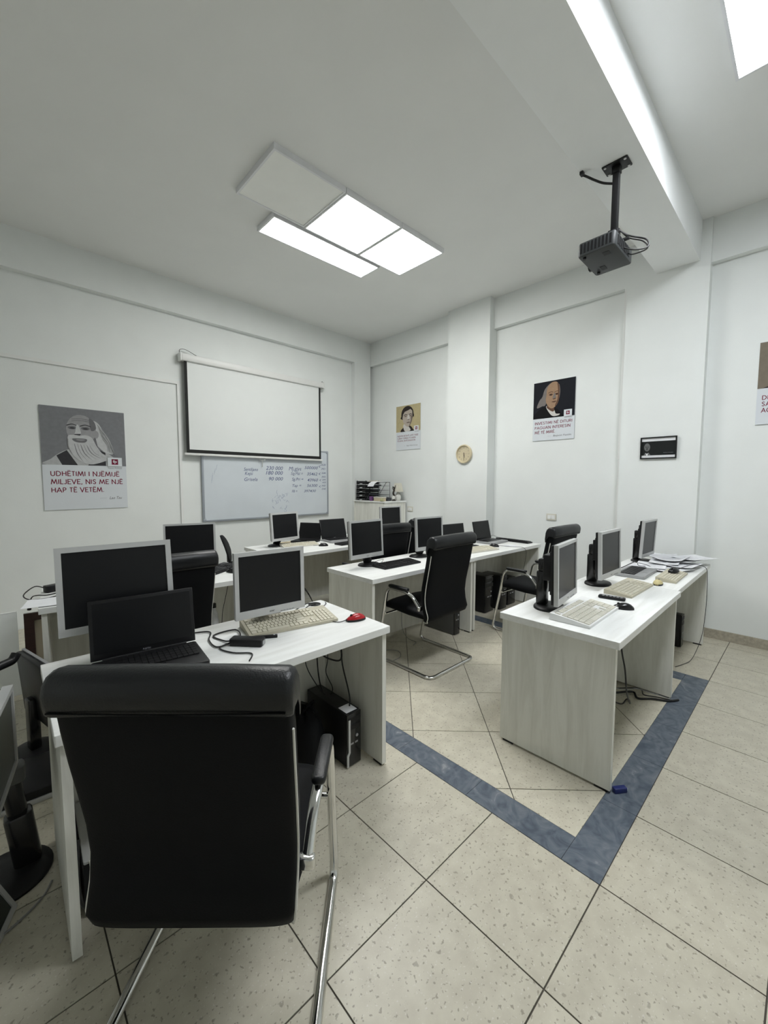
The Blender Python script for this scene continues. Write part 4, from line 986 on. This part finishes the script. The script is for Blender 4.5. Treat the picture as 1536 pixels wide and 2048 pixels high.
def poster(loc, rz, w_, h_, split, kind, lines, author, tx, label, logo=True, flatmat=None):
    """origin at the lower middle of the board; split: height of the picture's lower edge"""
    t = thing('poster', label, 'poster', loc, rz)
    hw = w_/2
    MB().box(-hw, hw, -.006, .0, 0, h_).build('board', 'poster', t)
    f = -.0061
    if kind:
        flat('portrait', t, portrait_generic(kind, -hw, hw, split, h_), f, .00015)
    else:
        flat('portrait', t, flatmat, f)
    if logo:
        lx0, lx1 = hw*.52, hw*.89; lz0 = split-.005*h_; lz1 = split+.125*h_*(.7 if w_ > .6 else .85)
        s_ = (lx1-lx0)*.45; cx = (lx0+lx1)/2; cz = lz0+(lz1-lz0)*.52
        flat('logo', t, [(rect(lx0, lx1, lz0, lz1), 'poster'), (rect(cx-s_/2, cx+s_/2, cz-s_/2, cz+s_/2), 'wine')], -.0145, .0003)
        lettering('logo_letters', t, [('fp', cx-s_*.30, cz-s_*.16, s_*.48, s_*.60, 0, .02)], 'poster', -.0153)
        lettering('logo_caption', t, [('Finance Premium', lx0+.004, split-.030*h_, .013*h_, (lx1-lx0)*.95, .15, .0)], 'dark_print', -.0063)
    for txt, x, z, h, wd, sh, bo in lines: caps('slogan_word', t, txt, x, z, h, wd, 'wine', -.0064)
    lettering('signature', t, author, 'dark_print', -.0064)
    return t
q_ = WA(-4.165, .004, 1.18)
w_, h_ = .735, 1.06
poster(q_, TH, w_, h_, .465, 'sage', [('UDHËTIMI I NJËMIJË', -.305, .352, .046, .60, 0, .012), ('MILJEVE, NIS ME NJË', -.305, .268, .046, .63, 0, .012), ('HAP TË VETËM.', -.305, .182, .046, .45, 0, .012)],
       [('——', .105, .107, .012, .068, 0, 0), ('Lao Tzu', .195, .098, .030, .118, .35, 0)], .0, 'large grey poster of a bearded old man beside the projection screen')
poster((XB-.004, 2.195, 1.981), R(-90), .50, .70, .265, 'longhair', [('INVESTIMI NË DITURI', -.225, .195, .030, .45, 0, .012), ('PAGUAN INTERESIN', -.225, .140, .030, .43, 0, .012), ('MË TË MIRË.', -.225, .085, .030, .255, 0, .012)],
       [('——', -.06, .045, .010, .045, 0, 0), ('Benjamin Franklin', .005, .040, .020, .215, .35, 0)], 0, 'poster with a dark portrait of a long-haired man between the two pillars')
poster((XB-.004, 4.568, 1.997), R(-90), .533, .71, .292, 'parting', [('MJESHTRI QË ËSHTË I APTË T\'I BËJË', -.235, .215, .021, .455, 0, .015), ('GJËRAT E RËNDA TË DUKEN', -.235, .176, .021, .40, 0, .015), ('TË LEHTA, ËSHTË EDUKATOR.', -.235, .137, .021, .40, 0, .015)],
       [('——', -.09, .062, .010, .045, 0, 0), ('Ralph Waldo Emerson', -.03, .057, .016, .24, .35, 0)], 0, 'small tan poster of a dark-haired man in the far corner')
poster((XB-.004, .142, 1.981), R(-90), .50, .70, .308, None, [('DITURIA', -.215, .212, .034, .175, 0, .012), ('SA MË', -.215, .158, .034, .135, 0, .012), ('AQ', -.215, .104, .034, .065, 0, .012)],
       [('——', 0, .045, .010, .045, 0, 0)], 0, 'poster with a brown picture beyond the pillar with the small framed print', logo=False,
       flatmat=[(rect(-.25, .25, .308, .70), 'p_bg4'), ([(-.22, .308), (-.05, .37), (.03, .44), (.12, .36), (.24, .308)], 'p_hair2'), (disc(.04, .50, .085, .11, 20), 'p_skin2'), (disc(.04, .56, .10, .075, 20, 0, 180), 'p_hair2')])
# framed picture on the pillar
t = thing('framed_picture', 'small black framed print with white strips on the pillar', 'framed picture', (PF-.004, 1.083, 1.71), R(-90))
w_, h_ = .305, .214; mxp = Matrix.Rotation(R(2.5), 4, 'X'); e = .011
b = MB(); b.box(-w_/2, w_/2, -.016, 0, 0, e, mx=mxp).box(-w_/2, w_/2, -.016, 0, h_-e, h_, mx=mxp).box(-w_/2, -w_/2+e, -.016, 0, e, h_-e, mx=mxp).box(w_/2-e, w_/2, -.016, 0, e, h_-e, mx=mxp)
b.build('frame', 'black', t)
pk = [(rect(-w_/2+e, w_/2-e, e, h_-e), 'paper'), (rect(-w_/2+e, w_/2-e, .034, h_-.042), 'p_bg5')]
for k in range(3): pk.append((rect(-.05, .125-.01*k if k < 2 else .125, .080-k*.011, .0815-k*.011), 'p_bg5'))
pk += [(disc(-.095, .115, .026, .04, 18), 'p_grey5'), ([(-.125, .034), (-.11, .062), (-.095, .055), (-.08, .062), (-.062, .034)], 'p_grey5'), ([(-.108, .058), (-.095, .05), (-.083, .058), (-.09, .034), (-.10, .034)], 'paper'),
       (disc(-.104, .118, .006, .003, 8), 'p_bg5'), (disc(-.086, .118, .006, .003, 8), 'p_bg5'), ([(-.104, .092), (-.095, .096), (-.086, .092), (-.095, .088)], 'p_bg5'), ([(-.097, .112), (-.093, .112), (-.090, .101), (-.100, .101)], 'p_bg5')]
o = flat('print', t, pk, -.006, .0002); o.data.transform(mxp)
o = lettering('quotation', t, [('Education is the most powerful weapon', -.058, .078, .0065, .185, 0, 0), ('which you can use to change the world.', -.058, .066, .0065, .180, 0, 0), ('Nelson Mandela', .045, .055, .0055, .08, 0, 0)], 'ink', -.0092)
o.data.transform(mxp)
# clock
t = thing('wall_clock', 'round cream wall clock on the pillar between two posters', 'clock', (PF-.066, 3.345, 1.860), R(-90))
mr = Matrix.Rotation(R(90), 4, 'X')
MB().lathe([(.118, 0), (.128, .006), (.130, .02), (.124, .032), (.114, .034), (.108, .024), (.106, .014)], 40, mx=mr).build('rim', 'clock_rim', t, 50)
MB().lathe([(.107, .010), (.107, .0135)], 40, mx=mr).build('face', 'clock_face', t)
lettering('numerals', t, [(str(k), .083*math.sin(R(30*k))-(.016 if k > 9 else .008), .083*math.cos(R(30*k))-.009, .018, .026 if k > 9 else None, 0, .01) for k in range(1, 13)], 'dark_print', -.0140)
def hand(a, L, wd, y): 
    d = Vector((math.sin(a), 0, math.cos(a))); n_ = Vector((math.cos(a), 0, -math.sin(a)))
    c = Vector((0, y, 0)); vs = [c-d*.018-n_*wd, c-d*.018+n_*wd, c+d*L+n_*wd*.4, c+d*L-n_*wd*.4]
    vs += [v-Vector((0, .001, 0)) for v in vs]
    return MB().add(vs, [(0, 1, 2, 3), (4, 5, 6, 7), (0, 1, 5, 4), (1, 2, 6, 5), (2, 3, 7, 6), (3, 0, 4, 7)])
hand(R(166), .055, .004, -.0155).build('hour_hand', 'black', t); hand(R(181), .085, .003, -.0175).build('minute_hand', 'black', t); hand(R(88), .07, .001, -.0195).build('second_hand', 'wine', t)
# switches
def plate(loc, rz, label, n=1):
    t = thing('light_switch', label, 'switch', loc, rz)
    MB().rbox(-.060, .060, -.009, .0, -.040, .040, .006, 2).build('plate', 'cream', t, 40)
    MB().box(-.045, .045, -.0105, -.0085, -.024, .024).build('insert', 'trim', t)
    MB().rbox(-.012, .012, -.0135, -.010, -.022, .022, .003, 2).build('rocker', 'white', t, 40)
plate((XB-.001, 2.18, 1.053), R(-90), 'white switch plate on the wall below the long-haired man poster')
plate((XB-.001, 4.515, 1.035), R(-90), 'white switch plate on the wall beside the corner cabinet')
# white fitting at the left edge
t = thing('wall_fitting', 'white curved plastic fitting high on the wall above the old man poster', 'fitting', WA(-4.87, .002, 3.30), TH)
MB().tube(round_path([(-.16, -.03, .06), (-.03, -.03, .075), (.075, -.03, .05), (.075, -.03, -.03), (-.03, -.03, -.06), (-.16, -.03, -.06)], .05), .022, 12).build('housing', 'white', t, 60)
MB().rbox(-.15, -.0, -.03, 0, -.05, .06, .01, 2).build('backplate', 'white', t, 40)

# ------------------------------------------------------------------ projector
t = thing('projector', 'dark grey projector hanging upside down from the ceiling beam', 'projector', (2.985, .985, 3.5), 0)
b = MB().rbox(-.055, .055, -.075, .075, -.008, -.0005, .006, 2); b.build('ceiling_plate', 'black', t, 40)
b = MB()
for sx in (-.04, .04):
    for sy in (-.058, .058): b.lathe([(.008, -.012), (.008, -.008)], 10, (sx, sy, 0))
b.build('bolt', 'silver', t, 40)
MB().rbox(-.022, .022, -.024, .024, -.05, -.008, .004, 2).rbox(-.017, .017, -.019, .019, -.42, -.008, .003, 2).build('pole', 'black', t, 40)
MB().rbox(-.03, .03, -.03, .03, -.475, -.40, .005, 2).rbox(-.10, .10, -.012, .012, -.485, -.472, .003, 2).rbox(-.012, .012, -.09, .09, -.485, -.472, .003, 2).build('bracket', 'black', t, 40)
mxp = Matrix.Translation((-.012, .045, -.53)) @ Matrix.Rotation(R(-2), 4, 'Z') @ Matrix.Rotation(R(4), 4, 'Y')
body = MB().rbox(-.152, .152, -.112, .112, -.045, .043, .016, 3, mx=mxp); body.build('body', 'projector', t, 40)
MB().lathe([(.035, 0), (.035, .018), (.028, .02), (.024, .012)], 24, mx=mxp @ Matrix.Translation((.075, .11, -.002)) @ Matrix.Rotation(R(-90), 4, 'X')).build('lens', 'black_gloss', t, 40)
b = MB()
for k in range(9): b.box(-.1545, -.151, -.092+k*.022, -.080+k*.022, -.03, .03, mx=mxp)
b.build('side_vent', 'black', t)
b = MB()
for k in range(7): b.box(-.11+k*.03, -.092+k*.03, -.1145, -.111, -.028, .028, mx=mxp)
b.build('port_panel', 'black', t)
MB().box(.05, .10, .02, .05, -.047, -.044, mx=mxp).box(-.10, -.06, -.06, -.02, -.0465, -.044, mx=mxp).build('underside_hatch', 'black', t)
for x in (.11, -.12): MB().lathe([(.010, -.056), (.010, -.044)], 12, (x, .08, 0), mx=mxp).build('foot', 'black', t, 40)
cable('video_lead', [(-.0, -.022, -.40), (.03, -.08, -.45), (.05, -.17, -.50), (.02, -.19, -.565), (-.01, -.13, -.57), (-.02, -.07, -.54)], t, .005)
cable('mains_lead', [(.01, -.022, -.39), (.05, -.07, -.45), (.10, -.14, -.48), (.09, -.17, -.54), (.06, -.10, -.56), (.05, -.07, -.545)], t, .004)
cable('beam_lead', [(0, .02, -.10), (-.03, .07, -.085), (-.05, .12, -.05), (-.075, .155, -.025), (-.10, .18, -.012)], t, .007)
MB().rbox(-.12, -.085, .165, .187, -.02, -.0005, .003, 2).build('cable_entry', 'black', t, 40)

# ------------------------------------------------------------------ corner cabinet and what stands on it
t = thing('cabinet', 'white wood-effect cabinet standing in the far corner', 'cabinet', (4.345, 4.575, 0), 0)
CZ = 1.17; cw, cd = .475, .74
MB().box(0, cw, 0, .018, .0, CZ-.02).build('side_panel', 'wood_v', t); MB().box(0, cw, cd-.018, cd, .0, CZ-.02).build('side_panel', 'wood_v', t)
MB().box(cw-.012, cw, .018, cd-.018, .0, CZ-.02).build('back_panel', 'wood_v', t)
MB().rbox(-.014, cw+.01, -.014, cd+.01, CZ-.02, CZ, .003, 2).build('top', 'wood_top', t)
MB().box(.02, cw-.012, .018, cd-.018, 0.0, .06).build('plinth', 'wood_v', t)
MB().box(-.001, .016, .018+.002, cd/2-.001, .06, CZ-.024).build('door', 'wood_v', t); 
d2 = MB().box(.010, .026, cd/2-.0+.002, cd-.02, .06, CZ-.024).build('door', 'wood_v', t)
MB().rbox(.002, .010, cd/2+.05, cd/2+.062, .55, .68, .003, 2).build('handle', 'silver', d2, 40)
# letter trays
for k in range(5):
    t = thing('letter_tray', ['bottom', 'second lowest', 'middle', 'second highest', 'top'][k] + ' black letter tray of the stack on the corner cabinet', 'letter tray', (4.372+.004*k, 5.065+.003*k, CZ+.0655*k), 0, 'black letter trays stacked on the cabinet')
    b = MB().box(0, .31, 0, .225, .001, .006).box(0, .31, 0, .006, .006, .055).box(0, .31, .219, .225, .006, .055).box(.304, .31, .006, .219, .006, .055)
    b.box(0, .006, .006, .075, .006, .040).box(0, .006, .15, .219, .006, .040)
    for sx in (.01, .29):
        for sy in (.0, .219): b.box(sx, sx+.012, sy, sy+.006, .055, .0645)
    b.build('tray', 'black', t)
    MB().box(.02, .29, .012, .21, .007, .018+.004*(k % 2)).build('papers', 'paper', t)
# wire organiser
t = thing('desk_organiser', 'dark wire file organiser with slanting shelves on the corner cabinet', 'organiser', (4.38, 4.80, CZ), 0)
b = MB()
for y in (0, .24):
    b.tube(round_path([(0, y, .004), (.30, y, .004), (.30, y, .30), (.22, y, .30), (.0, y, .02)], .01), .004, 6)
b.tube([(0, 0, .004), (0, .24, .004)], .004, 6).tube([(.30, 0, .30), (.30, .24, .30)], .004, 6).tube([(.30, 0, .004), (.30, .24, .004)], .004, 6).build('frame', 'wire', t, 50)
for k in range(4):
    z = .02+.072*k; x = .02+.03*k
    b = MB().box(x, .295, .004, .236, z, z+.004).box(x, x+.004, .004, .236, z, z+.022); b.build('shelf', 'wire', t)
t = thing('paper_stack', 'manila and white papers on top of the wire organiser', 'papers', (4.51, 4.965, CZ+.308), R(4))
MB().box(-.12, .12, -.07, .07, 0, .006).build('page', 'paper', t); o = MB().box(-.10, .11, -.05, .06, .0062, .012).build('folder', 'manila', t); o['label'] = 'manila folder'
t = thing('paper_stack', 'white printed papers drooping over the organiser on the cabinet', 'papers', (4.50, 4.84, CZ+.315), R(-4))
b = MB(); prof = [(-.20, -.08), (-.17, -.035), (-.12, -.008), (0, 0), (.12, .004)]
vs = [(x, y, z) for x, z in prof for y in (-.075, .075)] + [(x, y, z-.004) for x, z in prof for y in (-.075, .075)]
n = len(prof)*2; fs = []
for i in range(len(prof)-1):
    a = 2*i; fs += [(a, a+1, a+3, a+2), (n+a, n+a+2, n+a+3, n+a+1), (a, a+2, n+a+2, n+a), (a+1, n+a+1, n+a+3, a+3)]
fs += [(0, n, n+1, 1), (n-2, n-1, 2*n-1, 2*n-2)]
b.add(vs, fs); b.build('page', 'paper', t)
MB().box(-.02, .10, -.05, .05, .0045, .0052).build('print', 'ink', t)
t = thing('candle_jar', 'purple candle glass at the front of the corner cabinet', 'candle', (4.358, 4.895, CZ), 0)
MB().lathe([(.026, .0005), (.03, .006), (.032, .07), (.029, .072), (.027, .05)], 20).build('glass', 'purple', t, 50)
MB().lathe([(.026, .045), (.026, .052)], 18).build('wax', 'purple', t, 40); MB().tube([(0, 0, .05), (.001, 0, .062)], .0015, 5).build('wick', 'black', t)
t = thing('gift_box', 'cream card box beside the purple candle on the cabinet', 'box', (4.385, 4.735, CZ), R(2))
MB().rbox(-.035, .06, -.09, .09, .0005, .05, .004, 2).build('base', 'book', t, 40); MB().rbox(-.039, .064, -.094, .094, .0505, .066, .004, 2).build('lid', 'cream', t, 40)
t = thing('candle_jar', 'pale green candle on a dish before the cream box', 'candle', (4.348, 4.655-.02, CZ), 0)
MB().lathe([(.02, .0005), (.032, .012), (.034, .016), (.026, .017)], 20).build('dish', 'green_wax', t, 50); MB().lathe([(.024, .017), (.025, .042), (.022, .045)], 18).build('wax', 'green_wax', t, 40)
t = thing('memo_box', 'dark memo box with a white slip beside the table lamp', 'box', (4.53, 4.70, CZ), R(10))
MB().rbox(-.05, .05, -.045, .045, .0005, .045, .004, 2).build('tray', 'wire', t, 40)
o = MB().box(-.04, .045, -.04, .04, .047, .049).build('slip', 'paper', t); o.rotation_euler = (0, R(12), 0); o.location = (0, 0, .008)
t = thing('figurine', 'dark figurine holding a small clock on the corner cabinet', 'figurine', (4.62, 4.645, CZ), R(-30))
MB().lathe([(.035, .0005), (.038, .008), (.03, .016), (.02, .02)], 20).build('plinth', 'bronze', t, 50)
MB().tube(smooth_path([(0, 0, .018), (.012, 0, .07), (-.008, 0, .12), (.004, 0, .17), (0, 0, .20)], 4), [.012]*5+[.016]*5+[.014]*4+[.010]*3, 8).build('body', 'bronze', t, 50)
MB().tube([(0, 0, .17), (.02, 0, .21), (.025, 0, .25)], .005, 6).tube([(0, 0, .17), (-.025, 0, .20), (-.015, 0, .235)], .005, 6).build('arm', 'bronze', t, 50)
MB().lathe([(.001, -.016), (.012, -.010), (.015, 0), (.011, .012), (.001, .016)], 12, (0, 0, .214)).build('head', 'bronze', t, 50)
MB().lathe([(.028, 0), (.028, .010), (.022, .011)], 20, mx=Matrix.Translation((-.01, -.016, .055)) @ Matrix.Rotation(R(90), 4, 'X')).build('clock_dial', 'ceramic', t, 50)
t = thing('table_lamp', 'small white table lamp with a pleated cream shade on the cabinet', 'lamp', (4.725, 4.655, CZ), 0)
MB().lathe([(.03, .0005), (.042, .02), (.05, .05), (.046, .085), (.028, .12), (.018, .135), (.016, .16)], 24).build('base', 'ceramic', t, 60)
b = MB(); n = 48; rings = []
for r_, z in ((.085, .145), (.055, .285)):
    rings.append([Vector(((r_+(.0025 if j % 2 else -.0025))*math.cos(2*math.pi*j/n), (r_+(.0025 if j % 2 else -.0025))*math.sin(2*math.pi*j/n), z)) for j in range(n)])
b.loft(rings, cap=False); b.loft([[p*1.0 + Vector((0, 0, 0)) for p in rings[1]], [Vector((p.x*.9, p.y*.9, p.z)) for p in rings[1]]], cap=False)
b.build('shade', 'lampshade', t, 20)
MB().tube([(0, 0, .16), (0, 0, .285)], .006, 8).tube([(-.05, 0, .283), (.05, 0, .283)], .002, 5).build('shade_holder', 'silver', t, 50)
